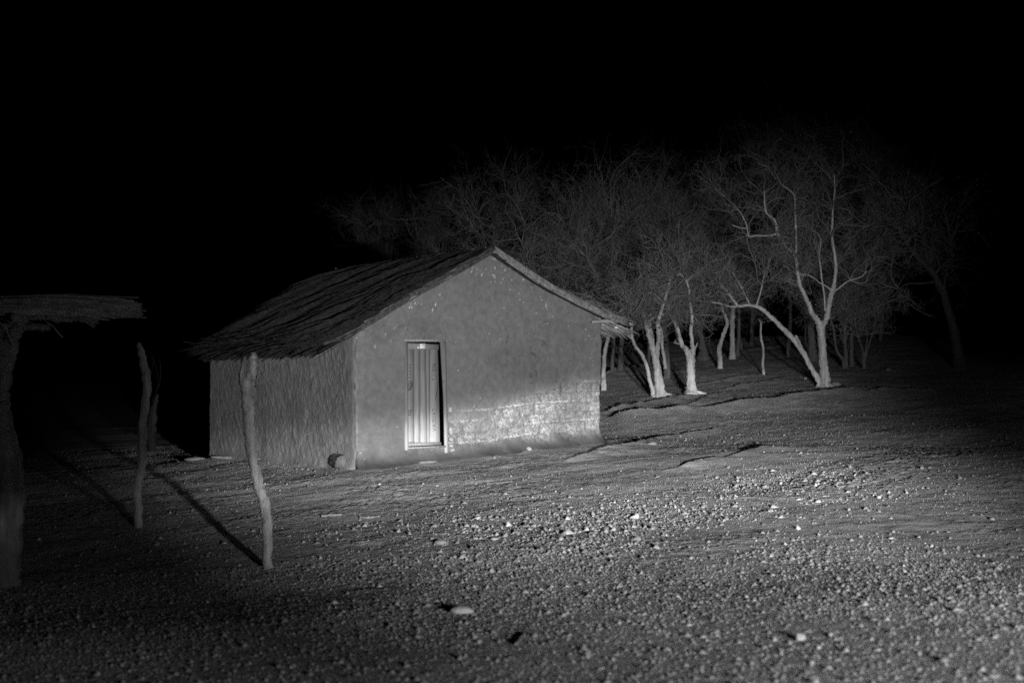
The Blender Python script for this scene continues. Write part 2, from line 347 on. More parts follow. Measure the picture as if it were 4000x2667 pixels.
# loose gravel: one mass nobody could count
def build_gravel():
    def pts(n, y0, y1, k):
        y = y0 + (y1 - y0) * rng.random(n) ** k
        x = rng.uniform(-1, 1, n) * (0.43 * y + 1.2) + 0.3
        return x, y
    x1, y1 = pts(380000, 4.4, 13, 0.85); x2, y2 = pts(640000, 12, 36, 0.8)
    x = np.concatenate([x1, x2]); y = np.concatenate([y1, y2])
    patch = lambda cx, cy, rx, ry: np.exp(-(((x - cx) / rx) ** 2 + ((y - cy) / ry) ** 2))
    c1 = hit(2250, 2080); c2 = hit(3220, 1880); c3 = hit(2900, 1620)
    dens = 0.30 + 0.9 * fbm(x * 0.5, y * 0.5 - 0.25 * x, 71, 3)
    dens = dens + 0.75 * patch(c1[0], c1[1], 1.7, 1.5) + 0.8 * patch(c2[0], c2[1], 1.0, 1.8) + 0.3 * patch(c3[0], c3[1], 4, 1.5)
    dens = np.maximum(dens, np.where(y < 12, 0.7, 0.28))
    for px_, py_, rx_, ry_ in ((3750, 2080, 1.1, 2.6), (2650, 1770, 1.8, 1.8), (2100, 1830, 1.8, 1.6), (2900, 2080, 0.9, 0.6), (1450, 1950, 1.2, 1.5)):
        cc = hit(px_, py_); dens = dens * (1 - 0.75 * patch(cc[0], cc[1], rx_, ry_))
    keep = rng.random(len(x)) < dens
    # none inside the hut
    sx = (x + 2.54) * U[0] + (y - 21) * U[1]; tx = (x + 2.54) * W_[0] + (y - 21) * W_[1]
    keep &= ~((sx > -0.12) & (sx < WID + .12) & (tx > -0.25) & (tx < LEN + .12))
    keep &= ~((sx > -1) & (sx < WID + 0.5) & (tx > -1.7) & (tx < 0) & (rng.random(len(x)) < 0.9 * ss(-1.9, -0.9, tx + 0.5 * fbm(sx, tx, 75, 2))))
    x = x[keep]; y = y[keep]; n = len(x)
    r = np.clip(np.exp(rng.normal(math.log(0.0040), 0.60, n)), 0.0025, 0.026) * (0.85 + 0.4 * ss(8, 16, y) - 0.02 * (1 - ss(7, 13, y))) * (1 + 0.7 * patch(c1[0], c1[1], 2.0, 1.8) + 0.6 * patch(c2[0], c2[1], 1.2, 1.8))
    z = G(x, y)
    oct_ = np.array([(1,0,-.2),(0,1,-.2),(-1,0,-.2),(0,-1,-.2),(0,0,1)], float)
    V = oct_[None] * (1 + rng.uniform(-0.3, 0.35, (n, 5, 1))) + rng.normal(0, 0.22, (n, 5, 3))
    a = rng.uniform(0, 6.28, n); c, s = np.cos(a)[:, None], np.sin(a)[:, None]
    sc = np.stack([r * rng.uniform(0.9, 1.7, n), r * rng.uniform(.8, 1.1, n), r * rng.uniform(0.6, 1.1, n)], -1)[:, None]
    V = V * sc
    V = np.stack([V[..., 0] * c - V[..., 1] * s, V[..., 0] * s + V[..., 1] * c, V[..., 2]], -1)
    V += np.stack([x, y, z + 0.2 * r], -1)[:, None]
    T = np.array([(0,1,4),(1,2,4),(2,3,4),(3,0,4)])
    Fc = (np.arange(n) * 5)[:, None, None] + T[None]
    pale_p = 0.03 + 0.30 * np.exp(-(((x - c1[0]) / 1.9) ** 2 + ((y - c1[1]) / 1.6) ** 2)) + 0.40 * np.exp(-(((x - c2[0]) / 1.0) ** 2 + ((y - c2[1]) / 1.6) ** 2))
    pale = np.where(rng.random(n) < pale_p, rng.uniform(0.4, 1, n), rng.uniform(0, 0.12, n))
    o = mesh_obj('gravel', V.reshape(-1, 3), Fc.reshape(-1, 3), M['gravel'], attrs={'pale': np.repeat(pale, 5)})
    tag(o, 'loose gravel and chips of stone strewn over the earth', 'gravel', kind='stuff')

# ------------------------------------------------------------------ the hut
def HP(s, t, z):
    s = np.asarray(s, float); t = np.asarray(t, float); z = np.asarray(z, float)
    s, t, z = np.broadcast_arrays(s, t, z)
    return np.stack([NC[0] + U[0] * s + W_[0] * t, NC[1] + U[1] * s + W_[1] * t, z], -1)
def wall_s(px):                                   # where the line of sight of photo column px meets the gable's plane
    r = (px - 2000) / F; return (-NC[0] + r * NC[1]) / (U[0] - r * U[1])
def wall_z(px, py):
    s = wall_s(px); y = NC[1] + U[1] * s; return CAMZ + (1333.5 - py) / F * y
PS = np.array([-0.78, -0.40, 0.0, 1.04, 2.0, 2.64, 3.10, 3.84, 4.61, 5.27, 5.7, 6.05])
PZ = np.array([1.50, 1.62, 1.80, 2.37, 2.84, 3.17, 2.92, 2.58, 2.27, 2.05, 1.96, 1.90])      # underside of the thatch at the gable
def prof(s, t=0.0): return np.interp(s, PS, PZ) - 0.024 * np.asarray(t) + 0.02 * vnoise(np.asarray(s) * 1.3, np.asarray(t) * 1.1 + 5, 77)

hut = thing('mud_hut', 'mud-walled hut with thatched gable roof and a narrow plank door', 'hut', (NC[0], NC[1], float(G0(*NC))))
HO = np.array(hut.location)

def shell(name, s_ax, bottom, top, P, out, thick, disp, hole=None, cell=0.022, material=None, ero=None, edge=0.015):
    """displaced wall grid along s_ax; P(s, off, z) gives a world point, off outward"""
    a, b = s_ax; ns = int((b - a) / cell) + 1; nv = int(3.8 / cell) if name == 'gable_wall' else int(2.5 / cell)
    s = np.linspace(a, b, ns); v = np.linspace(0, 1, nv)
    Sg, Vg = np.meshgrid(s, v)
    zb = bottom(Sg); zt = top(Sg); Zg = zb + (zt - zb) * Vg
    D = disp(Sg, Zg)
    jag = edge * fbm(Zg * 7, Sg * 0 + 2, 81, 3) * (np.abs(Sg - a) < cell * 0.6) + edge * fbm(Zg * 7, Sg * 0 + 9, 82, 3) * (np.abs(Sg - b) < cell * 0.6)
    Vf = P(Sg + jag * 2.2, D, Zg); Vb = P(Sg, D * 0 - thick, Zg)
    n = ns * nv
    idx = np.arange(n).reshape(nv, ns)
    i = idx[:-1, :-1]
    Q = np.stack([i, i + 1, i + ns + 1, i + ns], -1)
    cs = (Sg[:-1, :-1] + Sg[1:, 1:]) / 2; cz = (Zg[:-1, :-1] + Zg[1:, 1:]) / 2
    keep = np.ones(cs.shape, bool)
    if hole: keep = ~((cs > hole[0]) & (cs < hole[1]) & (cz > hole[2]) & (cz < hole[3]))
    Q = Q[keep]
    e = np.concatenate([Q[:, [0, 1]], Q[:, [1, 2]], Q[:, [2, 3]], Q[:, [3, 0]]])
    key = e[:, 0].astype(np.int64) * n + e[:, 1]; rev = e[:, 1].astype(np.int64) * n + e[:, 0]
    be = e[~np.isin(key, rev)]
    side = np.stack([be[:, 1], be[:, 0], be[:, 0] + n, be[:, 1] + n], -1)
    back = Q[:, ::-1] + n
    V = np.concatenate([Vf.reshape(-1, 3), Vb.reshape(-1, 3)])
    at_ = None
    if ero is not None:
        E = ero(Sg, Zg).ravel(); hh = Zg - bottom(Sg) - 0.35; D2 = (ss(0.34, 0.0, hh + 0.16 * fbm(Sg * 3, Zg * 5, 122, 3)) * 0.95 + 0.22 * ss(0.12, 0.38, fbm(Sg * 0.9, Zg * 1.6, 123, 4))+ 0.75 * np.exp(-(fbm(Sg * 1.5, Zg * 1.3, 125, 4) / 0.010) ** 2) * (fbm(Sg * 1.1, Zg * 1.1, 126, 2) > 0.12)).ravel().clip(0, 1)  # mud darker towards the foot, in blotches and along cracks
        at_ = {'erosion': np.concatenate([E, E * 0]), 'dark_mud': np.concatenate([D2, D2 * 0])}
    return mesh_obj(name, V - HO, np.concatenate([Q, side, back]), material, hut, smooth=True, attrs=at_)

ground_at_wall = lambda s: G0(NC[0] + U[0] * s, NC[1] + U[1] * s)
DL, DR, DT, DB = wall_s(1583), wall_s(1743), 1.597, -0.20
DB = wall_z(1660, 1748)
COURSE = 0.185
def erosion(s, z):
    lim = 0.18 + 0.62 * ss(1.2, WID, s) + 0.30 * fbm(s * 1.6, z * 1.6, 91, 3)
    lim = np.where(s < DL, -0.45 + 0.12 * fbm(s * 2, z * 2, 92, 2), lim)
    g = ground_at_wall(s)
    m = ss(0.22, -0.22, z - lim) * ss(0.06, 0.36, z - g + 0.05 * fbm(s * 2, z * 0, 93, 2))
    blot = ss(-0.25, 0.30, fbm(s * 12, z * 14, 94, 4))
    return np.clip(m * (0.42 + 0.5 * blot), 0, 1)
def course_line(s, z):
    zz = z - 0.028 * (s - 2) + 0.07 * fbm(s * 1.1, z * 0.6, 95, 3)
    row = np.floor(zz / COURSE); f = zz / COURSE - row
    sg = s * 1.15 + row * 0.37; fs = sg - np.floor(sg)
    on = (hash2(np.floor(sg), row, 96) > 0.45) * ss(0, 0.12, fs) * ss(1, 0.8, fs) * (0.6 + 0.8 * vnoise(s * 6, row, 97))
    joint = np.exp(-((f - 0.20) / (0.10 + 0.08 * vnoise(s * 5, row, 98))) ** 2) * np.clip(on, 0, 1)
    bf = (s + 0.23 * row + 0.03 * vnoise(z * 9, row, 99)) / 0.36; bi = np.floor(bf); fb = np.minimum(bf - bi, 1 - (bf - bi))
    bj = np.maximum(np.exp(-(fb / 0.045) ** 2), np.exp(-((f - 0.02) / 0.06) ** 2)) * (vnoise(s * 5, z * 5, 100) > -0.25)
    return joint, bj, hash2(bi, row, 124)
def gable_disp(s, z):
    g = ground_at_wall(s); h = z - g
    d = 0.022 * fbm(s * 1.1, z * 1.1, 101, 2) + 0.012 * fbm(s * 7, z * 7, 102, 3) + 0.006 * fbm(s * 24, z * 24, 103, 2)
    e = erosion(s, z); j, bj, bh = course_line(s, z)
    d = d - 0.03 * np.minimum(e * 1.5, 1) + (0.065 * j - 0.026 * bj + 0.016 * fbm(s * 9, z * 14, 104, 3)) * np.minimum(e * 1.8, 1)
    d = d + 0.15 * (1 + 1.1 * fbm(s * 2.3, h * 4, 109, 3)) * np.exp(-np.clip(h, 0, 9) / (0.08 + 0.05 * fbm(s * 1.4, s * 0, 110, 2)))          # mud apron at the foot
    d = d - 0.055 * np.clip(1 - s / 0.13, 0, 1) ** 2
    return d
def h_zone(s, z): return ss(0.35, 0.10, z - 0.16 * (s - 1.0)) * (vnoise(s * 3, z * 5, 119) > -0.1) * (0.25 + 0.75 * (s > DR))
def ero_ledge_attr(s, z):
    e = erosion(s, z); j, bj, bh = course_line(s, z)
    spk = (fbm(s * 30, z * 30, 105, 1) > 0.47) * 0.8 * (vnoise(s * 2, z * 2, 108) > 0.05)
    straw = (vnoise(s * 55, z * 17, 106) > 0.40) * (z > np.interp(s, PS, PZ) - 0.55) * (vnoise(s * 4, z * 4, 107) > -0.05) * 0.9
    return np.clip(e * (0.34 + 0.5 * bh + 1.9 * j - 0.6 * bj) + 0.5 * j * (h_zone(s, z)) + spk + straw, 0, 1)  # pale ledge lines paint the light on brick tops, over the eroded brick
PG = lambda s, off, z: HP(s, -off, z)
shell('gable_wall', (0, WID), lambda s: ground_at_wall(s) - 0.35, lambda s: prof(s) - 0.005, PG, None, 0.09, gable_disp,
      hole=(DL, DR, DB, DT), material=M['mud'], ero=ero_ledge_attr)
def side_ground(t): return G0(NC[0] + W_[0] * t, NC[1] + W_[1] * t)
def side_disp(t, z):
    q = fbm(t * 6, z * 6, 111, 3)
    r1 = fbm(t * 17 + q * 3.0, z * 11 + q * 4, 112, 4); r2 = fbm(t * 36 + q * 5, z * 26, 113, 2)
    crack = -np.exp(-(r1 / 0.035) ** 2) * (fbm(t * 7, z * 5, 114, 2) > 0.04)
    h = z - side_ground(t)
    return 0.018 + (0.035 * fbm(t * 1.2, z, 115, 2) + 0.012 * r1 + 0.009 * r2 + 0.010 * crack) * ss(0.0, 0.5, t) - 0.06 * np.clip(1 - t / 0.15, 0, 1) ** 2 + 0.07 * np.exp(-np.clip(h, 0, 9) / 0.07) * ss(0, 0.3, t) * (1 + fbm(t * 3, t * 0, 116, 2))
PL = lambda t, off, z: HP(-off, t, z)
shell('side_wall', (0.045, LEN), lambda t: side_ground(t) - 0.35, lambda t: np.interp(0.0, PS, PZ) - 0.024 * t - 0.02, PL, None, 0.12, side_disp,
      material=M['mudside'], cell=0.024)
def far_ground(t): return G0(NC[0] + U[0] * WID + W_[0] * t, NC[1] + U[1] * WID + W_[1] * t)
def plain(t, z): return 0.03 * fbm(t * 3, z * 3, 121, 3)
o = shell('side_wall', (0.31, LEN), lambda t: far_ground(t) - 0.35, lambda t: np.interp(WID, PS, PZ) - 0.024 * t - 0.02, lambda t, off, z: HP(WID + off * 0.5 - 0.01, t, z), None, -0.26, plain, material=M['mudside'], cell=0.06)
def back_ground(s): return G0(NC[0] + U[0] * s + W_[0] * LEN, NC[1] + U[1] * s + W_[1] * LEN)
shell('gable_wall', (0.29, WID - 0.02), lambda s: back_ground(s) - 0.35, lambda s: prof(s, LEN) - 0.01, lambda s, off, z: HP(s, LEN + off * 0.3 - 0.02, z), None, -0.26, plain, material=M['mudside'], cell=0.06)
# fix winding of shells whose thickness runs inward the other way is not needed: they are closed

# roof: an underlay of packed thatch, then reeds
roof_s = np.linspace(PS[0] + 0.12, PS[-1] - 0.15, 70); roof_t = np.linspace(-0.13, LEN - 0.30, 60)
SS_, TT = np.meshgrid(roof_s, roof_t)
zb = prof(SS_, TT); th = 0.055 + 0.02 * fbm(SS_ * 4, TT * 4, 131, 2)
TT = -0.13 + (TT + 0.13) * (1 - 0.17 * np.clip(np.abs(SS_ - 2.64) / 3.42, 0, 1)); zb = prof(SS_, TT)
def grid_solid(Vt, Vb):
    m, n, _ = Vt.shape; k = m * n
    i = np.arange(m - 1)[:, None] * n + np.arange(n - 1)[None]
    Q = np.stack([i, i + 1, i + n + 1, i + n], -1).reshape(-1, 4)
    e = np.concatenate([Q[:, [0, 1]], Q[:, [1, 2]], Q[:, [2, 3]], Q[:, [3, 0]]])
    key = e[:, 0].astype(np.int64) * k + e[:, 1]; rev = e[:, 1].astype(np.int64) * k + e[:, 0]
    be = e[~np.isin(key, rev)]
    side = np.stack([be[:, 1], be[:, 0], be[:, 0] + k, be[:, 1] + k], -1)
    return np.concatenate([Vt.reshape(-1, 3), Vb.reshape(-1, 3)]), np.concatenate([Q, side, Q[:, ::-1] + k])
V, Q = grid_solid(HP(SS_, TT, zb + th) - HO, HP(SS_, TT, zb) - HO)
roof = mesh_obj('roof', V, Q, M['thatch_dark'], hut, smooth=True)

def reeds(side, n, seed):
    r2 = np.random.default_rng(seed)
    mid = 2.64; tip = PS[0] if side < 0 else PS[-1]
    span = abs(tip - mid)
    t0 = r2.uniform(-0.12, LEN - 0.25, n)
    clump = np.floor(t0 / 0.17 + 0.7 * vnoise(t0 * 3, t0 * 0, seed))
    a0 = r2.uniform(-0.02, 0.80, n) ** 1.0 * span                    # start, measured down from the ridge
    ln = r2.uniform(0.5, 1.5, n)
    frac = r2.random(n)
    a0 = np.where(frac < 0.35, span - ln * r2.uniform(0.75, 1.0, n), a0)    # the eave course
    a0 = np.maximum(a0, -0.05)
    end = a0 + ln
    lim = span + 0.16 * hash2(clump, clump * 0 + 3, seed + 5) + r2.uniform(-0.30, 0.10, n)
    end = np.minimum(end, lim); a0 = np.minimum(a0, end - 0.25)
    u = np.linspace(0, 1, 5)[None]
    a = a0[:, None] + (end - a0)[:, None] * u
    skew = (hash2(clump, clump * 0 + 9, seed) - 0.4) * 0.35 + (0.55 * ss(-0.1, 1.2, t0) if side < 0 else 0) + r2.normal(0, 0.07, n)
    t = t0[:, None] + skew[:, None] * (a - a0[:, None]) + r2.normal(0, 0.006, (n, 5))
    t = np.maximum(t, -0.19)
    tm = LEN - 0.28 - 0.95 * np.clip((a[:, -1] / span), 0, 1.1) * (side < 0) + r2.uniform(-0.12, 0.12, n)
    over_t = t[:, -1] > tm
    shift = np.where(over_t, t[:, -1] - tm, 0) ; t = t - shift[:, None] * np.where(r2.random(n) < 0.9, 1.0, 0.8)[:, None]
    s = mid + side * a
    bulk = 0.065 + (0.17 * fbm((t - 0.4 * a) * 5.5, a * 0.8, seed + 11, 4) + 0.035 * (hash2(clump, clump * 0 + 4, seed + 21)[:, None] - 0.5)) * ss(0.0, 0.5, a)
    lift = 0.015 * np.sin(np.clip((a / span), 0, 1) * math.pi * 0.9)
    z = prof(s, t) + bulk + lift + r2.uniform(-0.02, 0.06, n)[:, None] + (r2.random(n) < 0.15)[:, None] * r2.uniform(0, 0.09, n)[:, None] * np.linspace(0, 1, 5)[None]
    over = np.clip(a - span, 0, 1); z = z - 0.35 * over
    R = (r2.uniform(0.003, 0.0085, n)[:, None]) * np.array([[1, 1, 1, .85, .5]])
    return tubes(HP(s, t, z) - HO, R, 3, True)
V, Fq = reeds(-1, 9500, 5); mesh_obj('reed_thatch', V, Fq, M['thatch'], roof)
V, Fq = reeds(1, 3600, 6); mesh_obj('reed_thatch', V, Fq, M['reed_lit'], roof)
def bundle(sa, sb, n, seed, mt):
    r2 = np.random.default_rng(seed); s0 = r2.uniform(sa, sb - 0.3, n); s1 = np.minimum(s0 + r2.uniform(0.5, 1.5, n), sb + r2.uniform(-0.1, 0.1, n))
    u = np.linspace(0, 1, 6)[None]; s = s0[:, None] + (s1 - s0)[:, None] * u
    o = r2.uniform(-0.015, 0.105, n)[:, None] + r2.normal(0, 0.012, n)[:, None] * u; tt = -0.15 - 0.05 * np.sqrt(np.clip(1 - ((o - 0.045) / 0.07) ** 2, 0, 1)) + r2.normal(0, 0.008, (n, 1))
    V, Fq = tubes(HP(s, tt, prof(s) + o) - HO, np.repeat(r2.uniform(0.005, 0.012, n)[:, None], 6, 1), 4, True)
    mesh_obj('verge_bundle', V, Fq, mt, roof)
bundle(2.62, 5.75, 150, 21, M['reed_lit']); bundle(-0.60, 2.66, 75, 22, mat('verge_reed', 0.085, var=0.6, vscale=14))  # verges toned like the slopes: right painted lit, left painted dim
# frayed reeds showing under the right-hand and left-hand eaves
def fringe(side, n, seed):
    r2 = np.random.default_rng(seed); mid = PS[-1] if side > 0 else PS[0]
    t = r2.uniform(-0.10, LEN - (0.3 if side > 0 else 1.35), n); s1 = mid + side * r2.uniform(-0.12, 0.12, n); s0 = s1 - side * r2.uniform(0.5, 0.9, n)
    u = np.linspace(0, 1, 4)[None]; s = s0[:, None] + (s1 - s0)[:, None] * u
    tt = t[:, None] + r2.normal(0, 0.10, n)[:, None] * u
    z = prof(s, tt) - 0.015 - r2.uniform(0, 0.05, n)[:, None] - (0.06 + r2.uniform(0, 0.14, n))[:, None] * u ** 2 * (1 if side > 0 else 0.7)
    return tubes(HP(s, tt, z) - HO, np.repeat(r2.uniform(0.005, 0.012, n)[:, None], 4, 1), 4, True)
V, Fq = fringe(1, 300, 8); mesh_obj('eave_fringe', V, Fq, mat('pale_reed', 0.42, var=0.4, vscale=14), roof)  # right fringe painted lit, paler than the same reeds on the left
r2 = np.random.default_rng(33); n = 46; t_ = r2.uniform(-0.1, LEN - 1.2, n); u = np.linspace(0, 1, 4)[None]      # loose sticks poking out along the eave
s_ = PS[0] + 0.5 - (0.55 + r2.uniform(0.1, 0.42, n))[:, None] * u; tt_ = t_[:, None] + r2.normal(0.12, 0.22, n)[:, None] * u
Pk = HP(s_, tt_, prof(s_) + 0.06 + r2.uniform(-0.03, 0.07, n)[:, None] - r2.uniform(-0.05, 0.16, n)[:, None] * u ** 2) - HO
V, Fq = tubes(Pk, np.full((n, 4), 0.007), 4, True); mesh_obj('loose_sticks', V, Fq, M['thatch'], roof)
V, Fq = fringe(-1, 260, 9); mesh_obj('eave_fringe', V, Fq, M['thatch'], roof)
# poles bound along the gable verge
def verge(sa, sb, off, t, r, seed, mt=M['post'], nm='verge_pole', n=14):
    s = np.linspace(sa, sb, n); r2 = np.random.default_rng(seed)
    P = HP(s, t + r2.normal(0, 0.008, n), prof(s) + off + r2.normal(0, 0.006, n)) - HO
    V, Fq = tubes(P[None], (np.full(n, r) * r2.uniform(0.85, 1.1, n))[None], 8, True, 0.12, seed)
    return mesh_obj(nm, V, Fq, mt, roof, smooth=True)
verge(2.60, 5.55, 0.030, -0.19, 0.022, 1); verge(2.75, 5.95, 0.065, -0.17, 0.020, 2)
verge(2.95, 4.95, 0.10, -0.14, 0.016, 3, M['frame'])
verge(0.15, 2.68, 0.020, -0.17, 0.022, 4); verge(0.05, 2.60, 0.075, -0.15, 0.026, 5)
# tie wraps on the verge
tp = []
for k, s in enumerate(np.concatenate([np.arange(0.2, 2.6, 0.33), np.arange(2.9, 5.6, 0.36)])):
    s = s + 0.06 * math.sin(k * 5.1); a = np.linspace(0, 2 * math.pi, 9)
    P = HP(s + 0.01 * np.sin(a), -0.16 + 0.050 * np.cos(a), prof(s) + 0.055 + 0.085 * np.sin(a)) - HO
    V, Fq = tubes(P[None], np.full((1, 9), 0.008), 4, True); mesh_obj('tie_cord', V, Fq, M['thatch_dark'], roof)
# wall-plate pole whose end sticks out at the right-hand corner
P = HP(np.array([4.95, 5.3, 5.7, 6.0]), np.full(4, -0.10), np.array([1.96, 1.985, 1.97, 1.93])) - HO
V, Fq = limb(P, [0.022, 0.034, 0.036, 0.030], 12, 8); mesh_obj('eave_pole', V, Fq, M['frame'], roof, smooth=True)

# door frame and door
def slab(pts2, t0, t1):
    """polygon in wall (s,z), between depths t0 (front) and t1 (back; t grows into the hut)"""
    n = len(pts2); s = np.array([p[0] for p in pts2]); z = np.array([p[1] for p in pts2])
    V = np.concatenate([HP(s, t0, z), HP(s, t1, z)]) - HO
    sd = np.array([(i, i + n, (i + 1) % n + n, (i + 1) % n) for i in range(n)])
    return V, [np.arange(n)[None], (np.arange(n)[::-1] + n)[None], sd]
def W(px, py): return (wall_s(px), wall_z(px, py))
def piece(name, pts, t0, t1, mt, parent):
    V, Fq = slab([W(*p) for p in pts], t0, t1); return mesh_obj(name, V, Fq, mt, parent)
frame = piece('door_frame', [(1579, 1334), (1588, 1334), (1592, 1757), (1581, 1757)], -0.035, 0.06, M['jamb'], hut)
piece('jamb', [(1718, 1334), (1738, 1334), (1747, 1766), (1735, 1768), (1731, 1560)], -0.035, 0.02, M['jamb'], frame)
piece('lintel', [(1578, 1326), (1740, 1326), (1740, 1333), (1578, 1333)], -0.02, 0.08, M['frame'], frame)
piece('sill', [(1591, 1746), (1736, 1739), (1737, 1745), (1591, 1752)], -0.045, 0.06, M['frame'], frame)
T0, T1 = 0.005, 0.032
door = piece('door', [(1588, 1352), (1619, 1355), (1618.8, 1726), (1590, 1727)], T0, T1, M['plank'], hut)
tag(door, 'grey plank door with a paper notice at its top')
piece('plank', [(1620, 1355), (1641.9, 1357), (1642.3, 1727), (1620.2, 1727)], T0, T1, M['plank'], door)
piece('plank', [(1643.2, 1355), (1664.4, 1357), (1669.6, 1727), (1644, 1727)], T0, T1, M['plank'], door)
piece('plank', [(1665.6, 1355), (1680.3, 1356), (1678.6, 1727), (1671.4, 1727)], T0, T1, M['plank'], door)
piece('plank', [(1682, 1356), (1711, 1358), (1713.5, 1460), (1717, 1600), (1719, 1726), (1680.2, 1726)], T0, T1, M['plank'], door)
piece('rail', [(1587, 1339), (1712, 1345), (1711, 1366), (1587, 1364)], T0 - 0.022, T0 - 0.001, M['plank'], door)
piece('rail', [(1591, 1729), (1720, 1726), (1722, 1737), (1591, 1742)], T0 - 0.026, T0 + 0.02, M['frame'], door)
notice = piece('paper_notice', [(1637.5, 1342), (1660, 1341.5), (1660, 1361), (1637.5, 1361)], T0 - 0.027, T0 - 0.0235, M['paper'], door)
piece('paper_scrap', [(1626, 1355), (1635, 1354), (1636, 1361), (1628, 1360)], T0 - 0.027, T0 - 0.0235, M['paper'], door)
V, Fq = join([slab([W(*p) for p in q], T0 - 0.0285, T0 - 0.0272) for q in
    [[(1639.5,1343),(1641.5,1343),(1641.5,1345),(1639.5,1345)], [(1644,1345),(1655,1345),(1655,1346.2),(1644,1346.2)], [(1639,1350),(1658,1349.6),(1658,1350.6),(1639,1351)]]])
mesh_obj('print_line', V, Fq, M['ink'], door)
# hasp, ring, hanging strap
V, Fq = limb([np.append(*[HP(wall_s(1709), -0.025, wall_z(1709, 1493))[None][0][:2], HP(0, 0, wall_z(1709, 1493))[2]]) - HO,
              HP(wall_s(1707), -0.03, wall_z(1707, 1520)) - HO, HP(wall_s(1703), -0.03, wall_z(1703, 1540)) - HO, HP(wall_s(1699), -0.02, wall_z(1699, 1562)) - HO], [0.006, 0.010, 0.008, 0.005], 12, 6)
mesh_obj('strap', V, Fq, M['iron'], door)
a = np.linspace(0, 2 * math.pi, 13); cs_, cz_ = W(1724.5, 1490)
V, Fq = tubes((HP(cs_ + 0.015 * np.cos(a), -0.043 + 0 * a, cz_ + 0.024 * np.sin(a)) - HO)[None], np.full((1, 13), 0.005), 5)
mesh_obj('ring_handle', V, Fq, M['iron'], door)
# marks scrawled on the planks (strokes as seen: rows of short letters on the left, upright lettering on the right)
def strokes(segs, wd=1.1):
    out = []
    for x0, y0, x1, y1 in segs:
        dx, dy = x1 - x0, y1 - y0; l = math.hypot(dx, dy); nx, ny = -dy / l * wd / 2, dx / l * wd / 2
        out.append(slab([W(x0 + nx, y0 + ny), W(x1 + nx, y1 + ny), W(x1 - nx, y1 - ny), W(x0 - nx, y0 - ny)], T0 - 0.0045, T0 - 0.0025))
    return join(out)
L1 = []
for r_, yy in enumerate((1603, 1611, 1620)):
    for c_ in range(4 - (r_ > 0)):
        x = 1591.5 + c_ * 5.2
        L1.append([(x, yy - 3, x, yy + 3), (x, yy + 2.5, x + 3.5, yy + 2.5)] + ([(x, yy, x + 3, yy)] if (c_ + r_) % 2 else [(x + 3, yy - 3, x + 3, yy)]))
for yy in (1424, 1436, 1448, 1460, 1473, 1487):
    for c_ in range(4):
        x = 1586 + c_ * 5.5 + (yy % 3)
        L1.append([(x, yy - 3, x, yy + 4)] + ([(x, yy + 3, x + 4, yy + 2)] if (c_ + yy) % 2 == 0 else []))
L2 = []
def vletter(kind, yc, s=5.5, x0=1690, x1=1703):
    return {'A': [(x1, yc - s, x0, yc), (x0, yc, x1, yc + s), ((x0 + x1) / 2 + 1, yc - s / 2, (x0 + x1) / 2 + 1, yc + s / 2)],
            'V': [(x0, yc - s, x1, yc), (x1, yc, x0, yc + s)],
            'R': [(x0, yc - s, x1, yc - s), (x0, yc - s, x0, yc + 1), (x0, yc + 1, x0 + 6, yc + 1), (x0 + 6, yc - s, x1, yc + s)],
            'I': [(x0, yc, x1, yc)], 'L': [(x0, yc - s, x1, yc - s), (x1, yc - s, x1, yc + s)],
            'E': [(x0, yc - s, x1, yc - s), (x0, yc - s, x0, yc + s), (x1, yc - s, x1, yc + s), ((x0 + x1) / 2, yc - s, (x0 + x1) / 2, yc + s)],
            'T': [(x0, yc - s, x0, yc + s), (x0, yc, x1, yc)]}[kind]
for k_, ch in enumerate('AREILT'): L2.append(vletter(ch, 1424 + k_ * 11.5, 4.2))
for k_, ch in enumerate('TAVRAV'): L2.append(vletter(ch, 1600 + k_ * 15.5, 6))
for l_ in L1 + L2: V, Fq = strokes(l_); mesh_obj('painted_letter', V, Fq, M['ink'], door)
# dark worn patch on the left plank
V, Fq = slab([W(*p) for p in [(1589, 1500), (1600, 1492), (1613, 1490), (1612, 1508), (1606, 1522), (1595, 1527), (1590, 1516)]], T0 - 0.0022, T0 - 0.0008)
mesh_obj('worn_patch', V, Fq, mat('dark_stain', 0.16, var=0.3, vscale=20), door)
# pale stones set in the wall beside the door
for k_, (x0, y0, x1, y1) in enumerate([(1750, 1588, 1764, 1612), (1751, 1665, 1766, 1700), (1752, 1704, 1768, 1728), (1753, 1733, 1768, 1748), (1757, 1749, 1774, 1765)]):
    cx, cy = (x0 + x1) / 2, (y0 + y1) / 2; s_, z_ = W(cx, cy); rx = (wall_s(x1) - wall_s(x0)) / 2; rz = (wall_z(cx, y0) - wall_z(cx, y1)) / 2
    V, Fq = rock(rx * 1.15, 0.05, rz * 1.1, 300 + k_, 2)
    V = HP(s_ + V[:, 0], -0.012 + V[:, 1], z_ + V[:, 2]) - HO
    mesh_obj('wall_stone', V, Fq, M['stone'], hut, smooth=True)

build_gravel()

